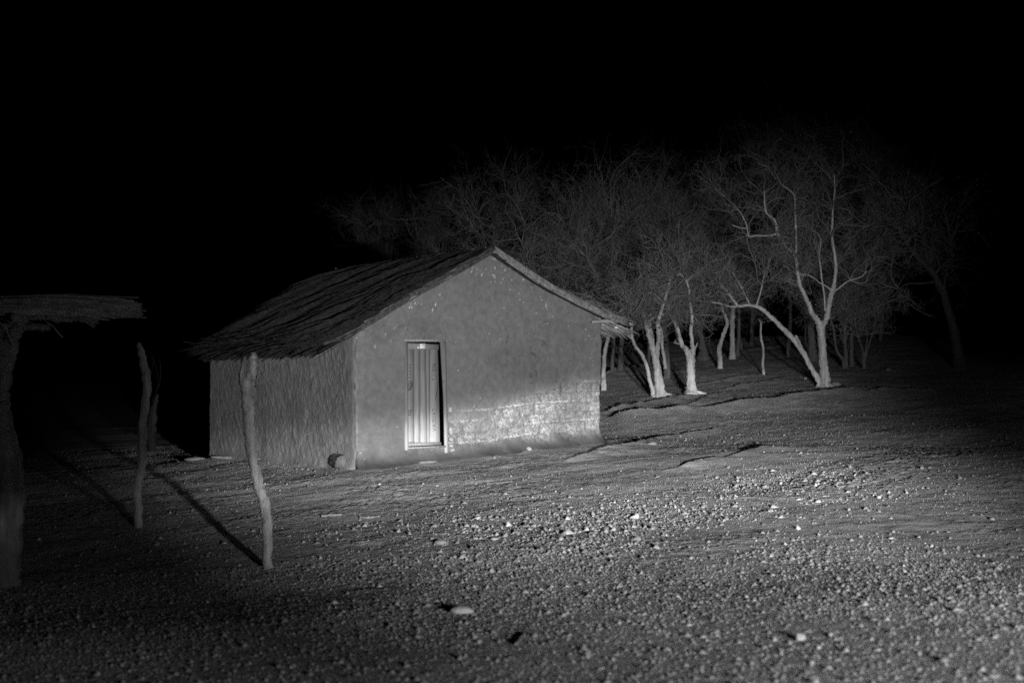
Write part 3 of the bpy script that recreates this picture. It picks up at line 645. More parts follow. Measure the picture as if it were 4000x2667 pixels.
# ------------------------------------------------------------------ posts and shelter on the left
def place_thing(name, label, cat, px, py, group=None):
    h = hit(px, py); z = float(G(h[0], h[1])); return thing(name, label, cat, (h[0], h[1], z), group), np.array([h[0], h[1], z])
def poly(pts, y, lean=0.0, jit=0.0, seed=0):
    r2 = np.random.default_rng(seed); P = np.array([at(a, b, y) for a, b, *_ in pts])
    if lean or jit:
        k = np.linspace(0, 1, len(P)); P[:, 1] += lean * k + np.cumsum(r2.normal(0, jit, len(P))) * (k > 0)
    return P
def stem(pts, y, base=None, **kw):
    """pts: (px, py, width px)"""
    P = poly(pts, y, kw.get('lean', 0), kw.get('jit', 0), kw.get('seed', 0)); R = [p[2] / 2 / F * y for p in pts]
    if base is not None: P = np.vstack([base + np.array([0, 0, -0.12]), P]); R = [R[0] * 1.15] + R
    return P, R

t, b = place_thing('wooden_post', 'forked wooden post standing in front of the side wall of the hut', 'post', 1044, 2218, 'rough standing posts'); y = b[1]
pa = []
P, R = stem([(1044,2190,38),(1045,2100,38),(1044,2006,38),(1026,1940,38),(1012,1895,38),(995,1820,40),(984,1760,42),(976,1690,44),(969,1600,46),(966,1540,48),(964,1480,50)], y, b)
pa.append(limb(P, np.array(R) * 1.06, 46, 12, 0.13, 3))
pa.append(limb(poly([(960,1530),(948,1490),(946,1455),(954,1415),(958,1392)], y, -0.03), [.036,.030,.022,.022,.012], 20, 10, 0.22, 4))
pa.append(limb(poly([(970,1530),(980,1480),(988,1440),(990,1400),(988,1380)], y, 0.04), [.060,.062,.058,.050,.030], 20, 10, 0.26, 5))
V, Fq = join(pa); mesh_obj('trunk', V - b, Fq, M['post'], t, smooth=True)

t, b = place_thing('wooden_post', 'crooked dark post with a slab of bark hanging on its right side', 'post', 542, 2058, 'rough standing posts'); y = b[1]
P, R = stem([(542,2040,32),(540,1960,32),(540,1900,32),(552,1840,33),(558,1800,34),(557,1740,34),(559,1680,34),(564,1620,33),(570,1570,33),(575,1520,33),(572,1460,33),(566,1420,32),(556,1385,28),(546,1350,22),(541,1341,14)], y, b)
V, Fq = limb(P, R, 46, 12, 0.14, 6); mesh_obj('trunk', V - b, Fq, M['post'], t, smooth=True)
P = poly([(594,1760),(590,1700),(592,1640),(598,1580),(606,1540)], y, 0.1)
V, Fq = limb(P, [.048,.062,.058,.040,.020], 24, 8, 0.3, 7)
mesh_obj('hanging_bark', V - b, Fq, M['bark_dark'], t)
P = []
for k_, pts in enumerate([[(606,1540),(616,1490),(606,1440),(590,1400),(582,1370)], [(600,1560),(620,1500),(622,1440),(612,1395)], [(598,1580),(585,1480),(592,1420),(600,1380)], [(530,1700),(526,1650),(529,1600)]]):
    P.append(limb(poly(pts, y, 0.1), [.008] * (len(pts) - 1) + [.003], 14, 5, 0, k_))
V, Fq = join(P); mesh_obj('dry_vine', V - b, Fq, M['thatch'], t)

t, b = place_thing('thatch_shelter', 'open shelter on a thick crooked post, its reed roof jutting in at left', 'shelter', 22, 2290); y = b[1]
pa = []
P, R = stem([(22,2270,110),(20,2150,125),(30,2000,130),(28,1900,135),(20,1800,125),(5,1700,115),(-12,1600,105),(-15,1530,100),(-4,1450,105),(10,1380,110),(25,1330,115)], y, b)
pa.append(limb(P, R, 60, 14, 0.07, 8))
pa.append(limb(poly([(25,1345),(50,1310),(72,1280),(85,1240),(90,1200)], y, 0.02), [.10,.075,.062,.055,.05], 20, 12, 0.08, 9))
pa.append(limb(poly([(15,1350),(0,1300),(-30,1250),(-60,1205)], y, -0.05), [.09,.07,.055,.05], 20, 12, 0.08, 10))
V, Fq = join(pa); mesh_obj('post', V - b, Fq, mat('shelter_wood', 0.24, bump=1.0, bscale=14, bdist=0.04, var=0.5, vscale=5, stretch=(2.2, 2.2, 0.5)), t, smooth=True)
V, Fq = limb(poly([(-700,1262),(-300,1270),(0,1275),(120,1278),(196,1279)], y, 0.0), [.035] * 5, 30, 10, 0.1, 11); mesh_obj('beam', V - b, Fq, M['post'], t, smooth=True)
V, Fq = limb(np.array([at(60, 1242, y - 1.4), at(60, 1240, y), at(65, 1238, y + 1.6)]), [.04, .045, .04], 20, 10, 0.1, 12); mesh_obj('beam', V - b, Fq, M['post'], t, smooth=True)
r2 = np.random.default_rng(50); n = 1500
yy = y + r2.uniform(-1.3, 1.7, n); xe = (560 - r2.gamma(2.2, 52, n) - 2000) / F * y; lay = r2.random(n)
xe = xe * yy / y - np.where(lay < 0.45, r2.uniform(0.2, 1.2, n), 0); L_ = r2.uniform(0.9, 2.4, n)
u = np.linspace(0, 1, 5)[None]; X = xe[:, None] - L_[:, None] * (1 - u)
zc = CAMZ + (1333 - 1203) / F * y + (lay - 0.5)[:, None] * 0.06
Z = zc + 0.03 * np.sin(X * 2.3 + yy[:, None]) - 0.05 * u ** 2 * (lay < 0.35)[:, None] + r2.normal(0, 0.014, n)[:, None] + 0.05 * fbm(X * 1.6, yy[:, None] * 1.3, 140, 3)
Y = yy[:, None] + r2.normal(0, 0.10, n)[:, None] * u
V, Fq = tubes(np.stack([X, Y, Z], -1), np.repeat(r2.uniform(.004, .010, n)[:, None], 5, 1), 4, True)
th_ = mesh_obj('reed_roof', V - b, Fq, M['shelter'], t)
m_ = 10
P = []
for k_ in range(m_):
    x0 = (-0.40 + 0.06 * r2.random()) * y; y0 = y + r2.uniform(-0.6, 0.8); l_ = r2.uniform(0.12, 0.3)
    a0 = r2.uniform(-0.9, -0.2)
    p0 = np.array([x0, y0, CAMZ + (1333 - 1240) / F * y]); P.append([p0, p0 + l_ * .5 * np.array([math.cos(a0), 0.1, math.sin(a0)]), p0 + l_ * np.array([math.cos(a0 * 1.3), 0.2, math.sin(a0 * 1.3)])])
V, Fq = tubes(np.array(P), np.full((m_, 3), 0.007), 4); mesh_obj('hanging_reeds', V - b, Fq, M['shelter'], t)

# ------------------------------------------------------------------ trees
def norm(v): return v / (np.linalg.norm(v, axis=-1, keepdims=True) + 1e-9)
def grow(start, dirs, length, rad, npts, wander, up, r2, droop=0.0):
    N = len(start); P = np.empty((N, npts, 3)); P[:, 0] = start; d = norm(dirs); step = (length / (npts - 1))[:, None]
    for i in range(1, npts):
        d = norm(d + r2.normal(0, wander, (N, 3)) + np.array([0, 0, up]))
        P[:, i] = P[:, i - 1] + d * step
    R = rad[:, None] * np.linspace(1, 0.35, npts)[None]
    return P, R
def kids(P, R, per, r2, spread, lscale, length, tmin=0.15):
    N, n, _ = P.shape
    tt = r2.uniform(tmin, 1.0, (N, per)); f = tt * (n - 1); i = np.minimum(f.astype(int), n - 2); fr = (f - i)[..., None]
    idx = np.arange(N)[:, None]
    st = P[idx, i] * (1 - fr) + P[idx, i + 1] * fr
    tg = norm(P[idx, i + 1] - P[idx, i]); rnd = norm(r2.normal(0, 1, (N, per, 3)))
    side = norm(rnd - (rnd * tg).sum(-1, keepdims=True) * tg)
    ang = r2.uniform(*spread, (N, per))[..., None]
    d = tg * np.cos(ang) + side * np.sin(ang)
    ln = length[:, None] * lscale * r2.uniform(0.55, 1.15, (N, per)) * (1.15 - 0.55 * tt)
    rr = R[idx, i] * 0.62
    return st.reshape(-1, 3), d.reshape(-1, 3), ln.ravel(), rr.ravel()
def crown(seeds, r2, length=1.6, rad=0.022, n1=7, n2=8, n3=6, up=0.035, bias=(0, 0, 0.30), wander=0.34, tw=1.0, limbs=1):
    """seeds: (M,3) limb nodes of the trunk, tangents"""
    pts, tan = seeds; Mn = len(pts)
    idx = np.repeat(np.arange(Mn), n1); N = len(idx)
    d = norm(norm(r2.normal(0, 1, (N, 3))) * 0.9 + tan[idx] * 0.6 + np.array(bias))
    L1_ = length * r2.uniform(0.55, 1.25, N)
    P1, R1 = grow(pts[idx], d, L1_, rad * r2.uniform(0.6, 1.3, N), 10, wander, up, r2)
    s, d, l, r = kids(P1, R1, n2, r2, (0.5, 1.35), 0.60, L1_)
    P2, R2 = grow(s, d, l, np.maximum(r, 0.0045), 7, wander * 1.1, up * 0.9, r2)
    s, d, l, r = kids(P2, R2, n3, r2, (0.4, 1.2), 0.58, l)
    P3, R3 = grow(s, d, l, np.maximum(r, 0.0030) * tw, 4, wander * 1.1, up * 0.6, r2)
    return join([tubes(P1, R1, 4, False), tubes(P2, np.maximum(R2, 0.003), 3, False), tubes(P3, np.maximum(R3, 0.0022 * tw), 3, False)])
def tree(label, base_px, stems, crown_at, seed, cr={}, bark='bark', group='bare trees beyond the hut', flare=None, y=None, roots=()):
    h = hit(*base_px)
    if y is not None: h = np.array([(base_px[0] - 2000) / F * y, y, 0.0])
    b = np.array([h[0], h[1], float(G(h[0], h[1]))]); y = b[1]
    t = thing('bare_tree', label, 'tree', b, group)
    r2 = np.random.default_rng(seed); pa = []; lines = []
    for k, st in enumerate(stems):
        lean = r2.uniform(-0.5, 0.5) if k else r2.uniform(-0.2, 0.2)
        first = abs(st[0][1] - base_px[1]) < 26
        P, R = stem(st, y, None, lean=lean, jit=0.03, seed=seed + k)
        if first:
            P = np.vstack([[P[0][0], P[0][1], b[2] - 0.15], P]); R = [R[0] * 1.35] + R
        elif k: 
            # start each fork on the stem it leaves
            allp = np.vstack(lines); j = np.argmin(np.hypot(allp[:, 0] - P[0][0], allp[:, 2] - P[0][2]))
            dy = allp[j][1] - P[0][1]; P[:, 1] += dy
        n = 6 * len(P); Q, r = resample(P, R, n); lines.append(Q)
        pa.append(limb(P, R, n, 12, 0.16, seed * 7 + k))
    for rx, ry, rr in roots:
        q = at(rx, ry, y - 0.05); q[2] = float(G(q[0], q[1])) + 0.0
        pa.append(limb([b + np.array([0, 0, 0.12]), (b + q) / 2 + np.array([0, 0, 0.04]), q - np.array([0, 0, 0.03])], [rr, rr * 0.8, rr * 0.35], 14, 8, 0.2, seed))
    V, Fq = join(pa); mesh_obj('trunk', V - b, Fq, M[bark], t, smooth=True)
    allp = np.vstack(lines); tang = np.vstack([norm(np.gradient(Q, axis=0)) for Q in lines])
    pick = [int(np.argmin(np.hypot(allp[:, 0] - p[0], allp[:, 2] - p[2]))) for p in [at(a, c, y) for a, c in crown_at]]
    V, Fq = crown((allp[pick], tang[pick]), r2, **cr)
    mesh_obj('crown', V - b, Fq, M['twig'], t)
    return t

# clump of slim stems just right of the hut corner
tree('clump of pale slim stems standing nearest the hut corner, base flared', (2580, 1549),
     [[(2578,1540,46),(2574,1490,36),(2568,1440,30),(2560,1405,28),(2550,1360,24),(2540,1320,20),(2530,1293,18),(2518,1236,16),(2501,1207,12),(2480,1185,9),(2455,1195,6),(2410,1225,4)],
      [(2552,1330,15),(2545,1290,12),(2541,1250,11),(2548,1200,9),(2556,1160,7)],
      [(2564,1400,22),(2570,1350,19),(2573,1322,17),(2570,1290,16),(2567,1265,16),(2575,1227,14),(2584,1193,12),(2600,1140,9),(2612,1090,7)],
      [(2600,1440,14),(2597,1400,13),(2590,1350,12),(2592,1320,12),(2590,1288,11),(2578,1260,10)],
      [(2541,1252,12),(2562,1236,10),(2590,1228,9),(2625,1215,8)]],
     [(2480,1190),(2501,1210),(2518,1236),(2556,1165),(2584,1195),(2600,1140),(2612,1095),(2541,1255),(2625,1215)], 1,
     dict(length=1.35, n1=8), roots=[(2650,1538,.05),(2540,1560,.04)])
tree('thin single stem leaning left beside the flared clump by the hut', (2551, 1549),
     [[(2552,1535,16),(2547,1517,15),(2537,1480,14),(2527,1437,13),(2512,1394,13),(2496,1370,12),(2484,1357,12),(2475,1335,11),(2469,1319,10),(2465,1273,8),(2458,1240,7)],
      [(2462,1322,6),(2450,1300,5),(2446,1280,5)]],
     [(2465,1273),(2458,1240)], 2, dict(length=1.1, n1=6))
tree('brightest pale tree with fluted trunk forked in two, short broken stubs', (2697, 1541),
     [[(2697,1528,44),(2697,1500,36),(2696,1450,33),(2694,1400,33),(2683,1375,22),(2672,1358,18),(2659,1345,16),(2648,1310,15),(2641,1285,15),(2634,1260,14),(2627,1242,13),(2610,1202,10),(2590,1165,7)],
      [(2700,1400,22),(2706,1370,20),(2702,1345,17),(2698,1293,14),(2700,1245,13),(2696,1215,12),(2690,1184,11),(2688,1144,10),(2676,1104,9),(2655,1078,7),(2640,1070,5)],
      [(2676,1104,8),(2695,1082,7),(2717,1070,6),(2745,1062,6),(2762,1050,5)],
      [(2655,1345,8),(2640,1340,6),(2630,1336,3)], [(2640,1340,5),(2629,1328,3)], [(2706,1370,8),(2713,1355,6),(2718,1338,2)]],
     [(2590,1165),(2610,1202),(2627,1242),(2640,1070),(2676,1104),(2717,1070),(2690,1184),(2655,1080)], 3, dict(length=1.35, n1=8), 'bark_white', roots=[(2770,1534,.06),(2672,1552,.05)])
tree('thick tree forked low with a long arched limb reaching left', (3222, 1512),
     [[(3224,1500,46),(3221,1460,34),(3217,1401,31),(3213,1340,30),(3209,1300,30),(3204,1272,28),(3190,1245,20),(3174,1225,19),(3160,1192,17),(3149,1166,16),(3138,1138,15),(3128,1113,14),(3117,1050,12),(3113,1007,11),(3095,980,10),(3077,963,10),(3055,930,9),(3040,905,9),(3033,861,9),(2996,824,8),(2989,743,5)],
      [(3209,1285,26),(3219,1262,22),(3230,1240,22),(3237,1197,22),(3245,1160,22),(3252,1139,20),(3260,1100,15),(3264,1037,13),(3258,980,12),(3253,927,11),(3256,817,8),(3262,740,6),(3258,680,4)],
      [(3200,1488,22),(3174,1440,20),(3138,1376,20),(3107,1331,20),(3068,1288,19),(3026,1246,17),(2988,1208,15),(2963,1196,12),(2932,1190,11),(2900,1194,10),(2880,1175,9),(2862,1150,9),(2843,1127,9),(2808,1087,7),(2790,1062,7),(2762,1050,6),(2700,1045,5),(2640,1046,3)],
      [(2900,1195,8),(2860,1196,6),(2803,1182,5),(2745,1176,4),(2680,1170,2)],
      [(3138,1376,14),(3124,1345,12),(3113,1318,9),(3109,1312,7)],
      [(3113,1007,10),(3114,960,9),(3110,890,9),(3107,800,8),(3106,765,8),(3085,742,7),(3055,721,6),(3025,690,5),(3000,655,4),(2960,640,3)],
      [(3040,912,8),(3000,920,8),(2960,918,7),(2930,920,6),(2925,885,6),(2910,845,5),(2893,817,5),(2820,743,4),(2732,677,2)],
      [(2925,890,5),(2890,888,4),(2860,880,3)],
      [(3252,1139,10),(3280,1125,7),(3310,1103,7),(3333,1092,7),(3377,1080,5),(3400,1060,4),(3428,1051,3)],
      [(3252,1139,8),(3230,1120,6),(3201,1103,5),(3180,1085,5),(3157,1073,4),(3125,1070,3)],
      [(3222,1215,7),(3220,1150,6),(3212,1095,6),(3205,1040,6),(3201,993,6),(3212,941,6),(3200,910,4),(3172,890,3)],
      [(2963,1196,6),(2975,1150,5),(2985,1110,5),(2992,1070,4),(3010,1030,2)],
      [(2940,1190,6),(2920,1150,5),(2900,1110,4),(2870,1060,3)]],
     [(3128,1113),(3113,1007),(3077,963),(3040,905),(2996,824),(2989,750),(3110,890),(3106,765),(3055,721),(3000,655),(2930,920),(2893,817),(2820,743),(3264,1037),(3253,927),(3256,817),(3262,740),(3333,1092),(3400,1060),(3157,1073),(3201,993),(3180,895),(2985,1110),(2992,1070),(2920,1150),(2862,1150),(2808,1087),(2720,1046)], 4,
     dict(length=1.35, n1=5, n2=8, n3=6, rad=0.016), roots=[(3180,1520,.07),(3262,1506,.07),(3240,1518,.06)])
tree('rough dark trunk close behind the thick forked tree, hollow at its foot', (3172, 1392),
     [[(3172,1380,36),(3170,1340,26),(3168,1290,24),(3160,1235,20),(3150,1200,18),(3139,1170,16),(3128,1140,14),(3113,1100,12),(3105,1050,10),(3090,1010,8)],
      [(3158,1380,10),(3152,1330,8),(3153,1270,7),(3146,1230,6)]],
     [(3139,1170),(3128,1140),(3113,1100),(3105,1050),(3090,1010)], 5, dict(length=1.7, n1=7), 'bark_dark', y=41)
tree('thin lone sapling standing in the open left of the arched limb', (2985, 1466),
     [[(2983,1455,11),(2982,1420,9),(2983,1380,9),(2981,1352,9),(2975,1325,9),(2974,1293,8),(2975,1262,6),(2968,1245,3)], [(2975,1262,5),(2980,1258,2)]],
     [(2975,1262)], 6, dict(length=0.45, n1=3, n2=3, n3=3))
tree('pale trunk bending sharply right and back like an elbow', (2813, 1441),
     [[(2813,1430,22),(2813,1400,18),(2810,1365,17),(2822,1320,15),(2832,1290,14),(2840,1264,13),(2833,1235,12),(2822,1205,11),(2812,1175,9),(2800,1140,7)]],
     [(2822,1205),(2812,1175),(2800,1140)], 7, dict(length=1.9, n1=8))
tree('straight upright trunk just right of the elbow-bent one', (2861, 1405),
     [[(2861,1395,26),(2860,1350,18),(2858,1290,17),(2858,1230,17),(2860,1190,15),(2853,1150,10),(2848,1110,8),(2845,1060,6)], [(2866,1190,8),(2885,1170,6),(2905,1120,4)]],
     [(2860,1190),(2853,1150),(2848,1110),(2845,1060),(2905,1120)], 8, dict(length=1.9, n1=7))
tree('grey tapering trunk with a spreading foot, in the gap right of the brightest tree', (2745, 1391),
     [[(2747,1380,44),(2743,1350,26),(2738,1310,20),(2730,1270,17),(2724,1230,15),(2718,1190,12),(2712,1150,8)]],
     [(2718,1190),(2712,1150),(2724,1230)], 9, dict(length=2.1, n1=8), 'bark_dark', y=43)
tree('short leaning trunk deep between the upright trunk and the sapling', (2893, 1352),
     [[(2892,1345,14),(2885,1315,10),(2878,1280,9),(2872,1240,8),(2866,1200,5)]],
     [(2872,1240),(2866,1200)], 10, dict(length=1.8, n1=7), 'bark_dark', y=46)
tree('faint straight trunk farthest back, above the crest of the slope', (2937, 1338),
     [[(2937,1330,18),(2937,1290,14),(2938,1240,13),(2939,1200,12),(2936,1150,9),(2934,1100,6)]],
     [(2939,1200),(2936,1150),(2934,1100)], 11, dict(length=2.2, n1=8), 'bark_dark', y=49)
tree('thin curved sapling springing from the foot of the right-hand thicket', (3298, 1418),
     [[(3295,1408,12),(3272,1375,9),(3262,1330,9),(3257,1285,8),(3245,1245,8),(3235,1225,5)]],
     [(3245,1245),(3235,1225)], 12, dict(length=1.3, n1=6), 'bark_dark', y=38.5)
tree('dim twin-stemmed tree in the thicket right of the thick forked tree', (3306, 1421),
     [[(3304,1410,18),(3302,1350,13),(3300,1293,12),(3303,1240,10),(3304,1183,9),(3290,1140,7),(3285,1080,5)], [(3296,1340,8),(3290,1300,6),(3300,1260,5)]],
     [(3304,1183),(3290,1140),(3285,1080),(3300,1293)], 13, dict(length=1.7, n1=7), 'bark_dark', y=38.5)
tree('dim straight slim tree on the right edge of the thicket', (3326, 1416),
     [[(3326,1400,18),(3327,1340,14),(3329,1256,13),(3333,1200,11),(3340,1150,10),(3348,1110,8),(3365,1050,6),(3372,980,4)], [(3333,1180,6),(3300,1160,4),(3270,1140,3)]],
     [(3340,1150),(3348,1110),(3365,1050),(3372,980),(3329,1256)], 14, dict(length=1.8, n1=7), 'bark_dark', y=39)
tree('barely lit spindly shrub of crossing stems at the right end of the thicket', (3372, 1412),
     [[(3372,1400,8),(3366,1360,6),(3352,1320,5),(3340,1270,4)], [(3376,1400,7),(3390,1340,6),(3395,1290,5),(3385,1230,4)], [(3380,1400,7),(3402,1320,5),(3421,1242,5),(3432,1180,3)]],
     [(3352,1320),(3340,1275),(3390,1300),(3385,1240),(3421,1242),(3432,1185)], 15, dict(length=1.1, n1=6, rad=0.010), 'bark_dark', y=38)
tree('tall shadowy leaning tree standing alone at far right', (3752, 1440),
     [[(3752,1430,56),(3745,1380,40),(3738,1330,36),(3729,1278,33),(3712,1210,30),(3692,1146,28),(3672,1105,26),(3656,1073,24),(3625,1040,20),(3590,1007,18),(3568,980,16),(3546,956,15),(3535,925,13),(3524,897,12),(3500,880,10),(3480,875,9),(3440,874,6),(3400,880,4)],
      [(3656,1073,18),(3640,1030,15),(3626,993,14),(3612,950,12),(3597,905,11),(3575,890,9),(3550,860,7),(3535,800,5)],
      [(3692,1146,12),(3690,1090,9),(3700,1030,7),(3705,960,5),(3695,900,4)],
      [(3655,1100,8),(3600,1107,6),(3550,1108,5),(3510,1130,3)],
      [(3546,956,8),(3570,920,6),(3580,880,5),(3575,820,4)]],
     [(3546,956),(3524,897),(3480,875),(3400,880),(3597,905),(3550,860),(3535,800),(3705,960),(3695,900),(3510,1130),(3580,880),(3640,1030),(3656,1073)], 16,
     dict(length=1.7, n1=6), 'bark_dark')
tree('slim stem showing between the hut corner and the frayed eave', (2360, 1500),
     [[(2358,1490,20),(2357,1466,18),(2360,1420,16),(2362,1380,15),(2368,1345,14),(2374,1325,14),(2377,1300,12),(2380,1260,10),(2390,1200,8),(2392,1150,6)]],
     [(2380,1260),(2390,1200),(2392,1150)], 17, dict(length=2.0, n1=8), y=36)
tree('broad dim trunk right of the hut corner, in deep shade', (2425, 1458),
     [[(2424,1450,24),(2424,1400,18),(2426,1351,17),(2432,1300,15),(2436,1250,13),(2430,1200,10),(2420,1150,8)], [(2442,1450,10),(2436,1420,9),(2432,1390,8)]],
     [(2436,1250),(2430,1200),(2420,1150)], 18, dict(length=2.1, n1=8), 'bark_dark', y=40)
tree('dim stem rising right behind the pale flared clump', (2606, 1480),
     [[(2606,1470,30),(2608,1400,22),(2604,1340,20),(2596,1280,18),(2590,1230,14),(2580,1180,10)]],
     [(2596,1280),(2590,1230),(2580,1180)], 19, dict(length=2.2, n1=8), 'bark_dark', y=38)
# trees behind the hut: mostly crowns showing over the roof
def hidden_tree(label, px, y, top, seed, cr, fork=0.5):
    k_ = 1.0 if px < 2380 else 0.5
    h0 = float(G(((px - 2000) / F) * y, y)); by = 1333.5 - (h0 - CAMZ) / y * F
    r2 = np.random.default_rng(seed); st = []; 
    H = by - top; mid = by - H * fork
    st.append([(px, by - 6, 34 * k_), (px + 8, (by + mid) / 2, 26 * k_), (px - 6, mid, 20 * k_), (px + 10, mid - H * .15, 14 * k_), (px + 30, mid - H * .3, 9), (px + 40, top + 20, 5)])
    ca = [(px - 6, mid), (px + 10, mid - H * .15), (px + 30, mid - H * .3), (px + 40, top + 20)]
    for k in range(4):
        dx = r2.uniform(-150, 150) * 40 / y; e = mid - H * r2.uniform(.2, .42)
        st.append([(px - 4, mid + 4, 14), (px + dx * .45, (mid + e) / 2, 10), (px + dx * .8, e, 7), (px + dx, e - H * .1, 4)])
        ca += [(px + dx * .45, (mid + e) / 2), (px + dx * .8, e), (px + dx, e - H * .1)]
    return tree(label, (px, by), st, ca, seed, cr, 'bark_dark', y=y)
BK = dict(length=2.0, n1=6, n2=8, n3=6, up=0.04, wander=0.30)
hidden_tree('bare crown spreading just above the right slope of the hut roof', 2180, 39, 860, 31, BK, 0.5)
hidden_tree('bare crown rising directly behind the roof peak', 1960, 45, 800, 32, BK, 0.5)
hidden_tree('faint bare crown fading into the night left of the roof peak', 1700, 56, 800, 33, BK, 0.5)
hidden_tree('faintest bare crown at the left end, just above the roof ridge', 1480, 68, 860, 34, BK, 0.5)
hidden_tree('dense bare crown over the frayed right-hand eave', 2390, 40, 820, 35, BK, 0.5)
hidden_tree('bare crown between the hut and the brightest pale tree', 2530, 41, 800, 36, BK, 0.48)
hidden_tree('high feathery crown above the brightest pale tree', 2700, 45, 740, 37, BK, 0.45)
hidden_tree('high thin crown behind the arched limb', 2880, 44, 700, 38, BK, 0.45)
hidden_tree('tallest faint crown behind the thick forked tree', 3080, 43, 560, 39, dict(BK, length=2.0), 0.45)
hidden_tree('tall faint crown just right of the thick forked tree', 3300, 46, 600, 40, dict(BK, length=2.0), 0.45)
hidden_tree('dim tangled crown above the right-hand thicket', 3440, 48, 700, 41, dict(BK, length=2.0), 0.45)

# ------------------------------------------------------------------ small things
def stone(label, px, py, wpx, hpx, seed, mt='stone', cat='stone', name='stone', group='single stones on the earth', dp=0.8, rot=0.0):
    h = hit(px, py); y = h[1]; z = float(G(h[0], h[1]))
    rx = wpx / 2 / F * y; rz = hpx / 2 / F * y * 1.1
    V, Fq = rock(rx, rx * dp, rz, seed)
    c, s = math.cos(rot), math.sin(rot); V = np.stack([V[:, 0] * c - V[:, 1] * s, V[:, 0] * s + V[:, 1] * c, V[:, 2]], -1)
    o = mesh_obj(name, V + np.array([0, 0, rz * 0.55]), Fq, M[mt], smooth=False); o.location = (h[0], h[1], z)
    return tag(o, label, cat, group)
stone('large pale oval stone lying nearest the camera, low centre', 1805, 2395, 95, 34, 401, dp=0.6)
stone('squat grey rock with a black shadow, above the pale oval stone', 1722, 2135, 50, 22, 402, 'greystone')
stone('small bright stone left of the gravel patch in mid ground', 1688, 2120, 20, 12, 403)
stone('small stone casting a hooked shadow at the foot of the gable wall', 2067, 1764, 24, 17, 404)
stone('pale pebble at the wall foot between the door and the hooked-shadow stone', 1953, 1762, 14, 9, 405)
stone('bright flat stone on the left rim of the gravel patch', 1858, 2116, 28, 11, 406)
stone('bright twin-lobed stone just right of the flat one', 1932, 2120, 34, 13, 407)
stone('bright stone below the middle of the gravel patch', 2053, 2310, 30, 14, 408)
stone('smaller bright stone beside it below the gravel patch', 2113, 2301, 20, 11, 409)
stone('white chunk below the right-hand gravel patch', 3195, 1966, 26, 13, 410)
stone('white stone standing alone at the right edge of the beam', 3434, 1950, 18, 13, 411)
stone('pale stone with a dark hollow on its left, bottom right', 3125, 2500, 48, 32, 412, 'stone')
stone('blurred pale stone in the bottom right foreground', 3308, 2548, 26, 18, 413)
stone('pale flat stone on open ground right of centre', 3019, 2242, 24, 12, 414)
stone('flat pale stone low on the right, near the picture edge', 3483, 2106, 26, 10, 415)
stone('low grey rock at the foot of the thick forked tree', 3262, 1508, 50, 22, 416, 'greystone')
stone('small white stone left of the foot of the thick forked tree', 3146, 1482, 16, 12, 417)
stone('flat slab among the roots of the two pale trees', 2630, 1558, 42, 14, 418, 'greystone')
stone('rounded mud lump on the washed lip right of the hut', 2545, 1742, 44, 15, 419, 'greystone')
stone('grey rock in the dark at the right-hand edge of the thicket', 3470, 1452, 22, 18, 420, 'greystone')
stone('long pale slab along the foot of the side wall, at its far corner', 905, 1800, 170, 18, 421, 'greystone', 'slab', 'stone_slab', dp=0.25, rot=0.0)
stone('dim long slab lying past the far corner of the side wall', 765, 1803, 95, 18, 422, 'greystone', 'slab', 'stone_slab', dp=0.3)
stone('worn step stone laid below the door', 1672, 1812, 88, 14, 423, 'greystone', 'step', 'step_stone', dp=0.45, rot=0.6)
stone('flat stone right under the door sill', 1700, 1780, 100, 9, 424, 'stone', 'step', 'step_stone', dp=0.3, rot=0.62)

# cut log against the wall near the corner
h = hit(1338, 1838); b = np.array([h[0], h[1], float(G(h[0], h[1]))]); 
ax = norm(np.array([-0.38, 0.92, 0.03])); n = 10; uu = np.linspace(0, 1, n)[:, None]
P = b + np.array([0.0, -0.05, 0.115]) + ax * 0.48 * uu
V, Fq = tubes(P[None], np.full((1, n), 0.115) * np.linspace(1, .88, n)[None], 22, True, 0.16, 12); t = mesh_obj('cut_log', V - b, Fq, M['bark_dark']); t.location = b; tag(t, 'short lumpy cut log lying end-on against the wall near the corner', 'log')
def stick(label, pts, r, seed, nm='stick', cat='stick', mt='post', group='dry sticks on the ground'):
    P = []
    for px, py in pts:
        h = hit(px, py); P.append([h[0], h[1], float(G(h[0], h[1])) + r * 0.8])
    P = np.array(P); b = P[0].copy(); V, Fq = limb(P, [r] * (len(P) - 1) + [r * 0.6], 16, 8, 0.15, seed)
    o = mesh_obj(nm, V - b, Fq, M[mt], smooth=True); o.location = b; return tag(o, label, cat, group)
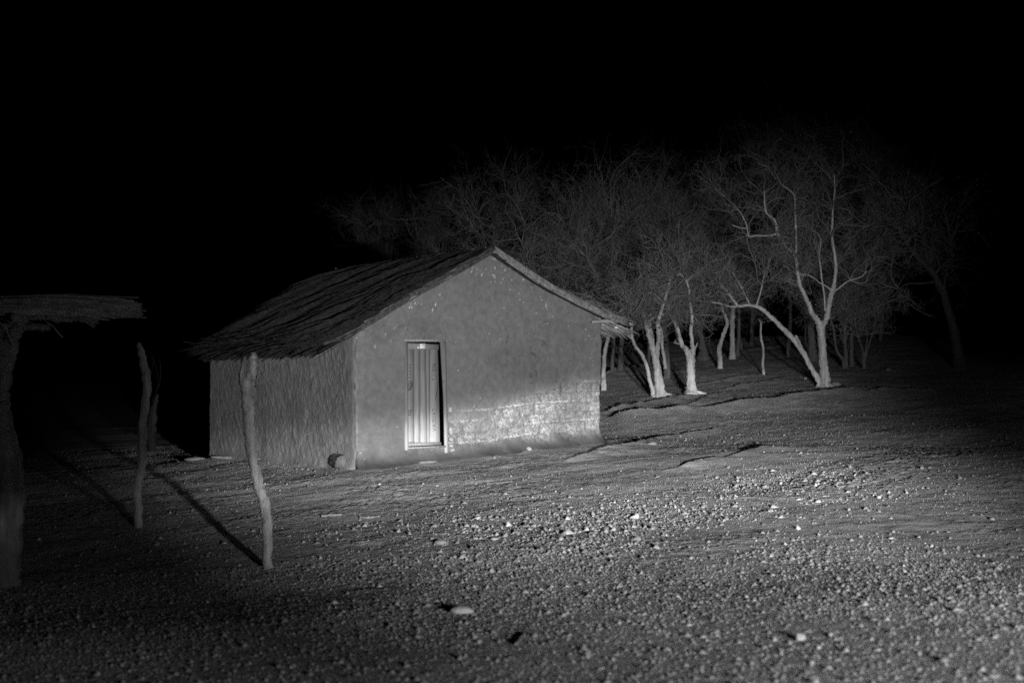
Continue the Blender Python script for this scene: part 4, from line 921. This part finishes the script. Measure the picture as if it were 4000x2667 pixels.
stick('flat piece of dead wood with a dark hollow end, in front of the log', [(1255,2014),(1290,2010),(1335,2008)], 0.022, 1)
stick('short pale stick right of the dead wood, pointing right', [(1405,2018),(1440,2020),(1485,2016)], 0.016, 2)
stick('straight twig lying in the gravel of the right-hand patch', [(3214,1941),(3228,1939),(3243,1937)], 0.006, 3, mt='frame')
stick('pale stick at the foot of the side wall left of the log', [(1095,1806),(1140,1802),(1190,1799)], 0.018, 4)
stick('long root-like stick along the side wall behind the forked post', [(985,1812),(1040,1808),(1100,1812)], 0.02, 5)
stick('thin stick leaning out of the gravel in the dark foreground', [(2015,2520),(2035,2495),(2052,2475)], 0.012, 6)

# curled strip of rubber on the right-hand gravel patch
h = hit(3283, 1902); b = np.array([h[0], h[1], float(G(h[0], h[1])) + 0.045]); a = np.linspace(0.3, 2 * math.pi - 0.5, 18)
P = np.stack([0.042 * np.cos(a), 0.025 * np.sin(a * 0.5), 0.036 * np.sin(a)], -1)
V, Fq = tubes(P[None], np.full((1, 18), 0.009), 6); o = mesh_obj('curled_strip', V, Fq, M['greystone'], smooth=True); o.location = b
tag(o, 'curled ring-shaped strip lying on the right-hand gravel patch', 'debris')
# pale rag wedged under the right-hand eave
p = HP(5.56, -0.09, 1.865); V, Fq = rock(0.032, 0.014, 0.020, 500, 2); o = mesh_obj('rag', V, Fq, M['paper'], smooth=True); o.location = p
tag(o, 'small white rag wedged under the frayed right-hand eave', 'rag')
# scrap of white paper in the twigs and the curled vine between the forks
q = at(2783, 1104, 34.5); V, Fq = rock(0.07, 0.03, 0.08, 501, 2); o = mesh_obj('paper_scrap', V, Fq, M['paper'], smooth=False); o.location = q
tag(o, 'white scrap caught in the twigs beneath the arched limb', 'scrap')
y = 35.6; P = poly([(3184,1188),(3192,1194),(3198,1199),(3202,1205),(3208,1207),(3210,1200),(3204,1197),(3198,1203)], y)
V, Fq = limb(P, [.009] * 8, 30, 5, 0, 3); o = mesh_obj('curled_twig', V - P[0], Fq, M['frame']); o.location = P[0]
tag(o, 'pale curled twig hanging in the gap of the thick forked tree', 'twig')
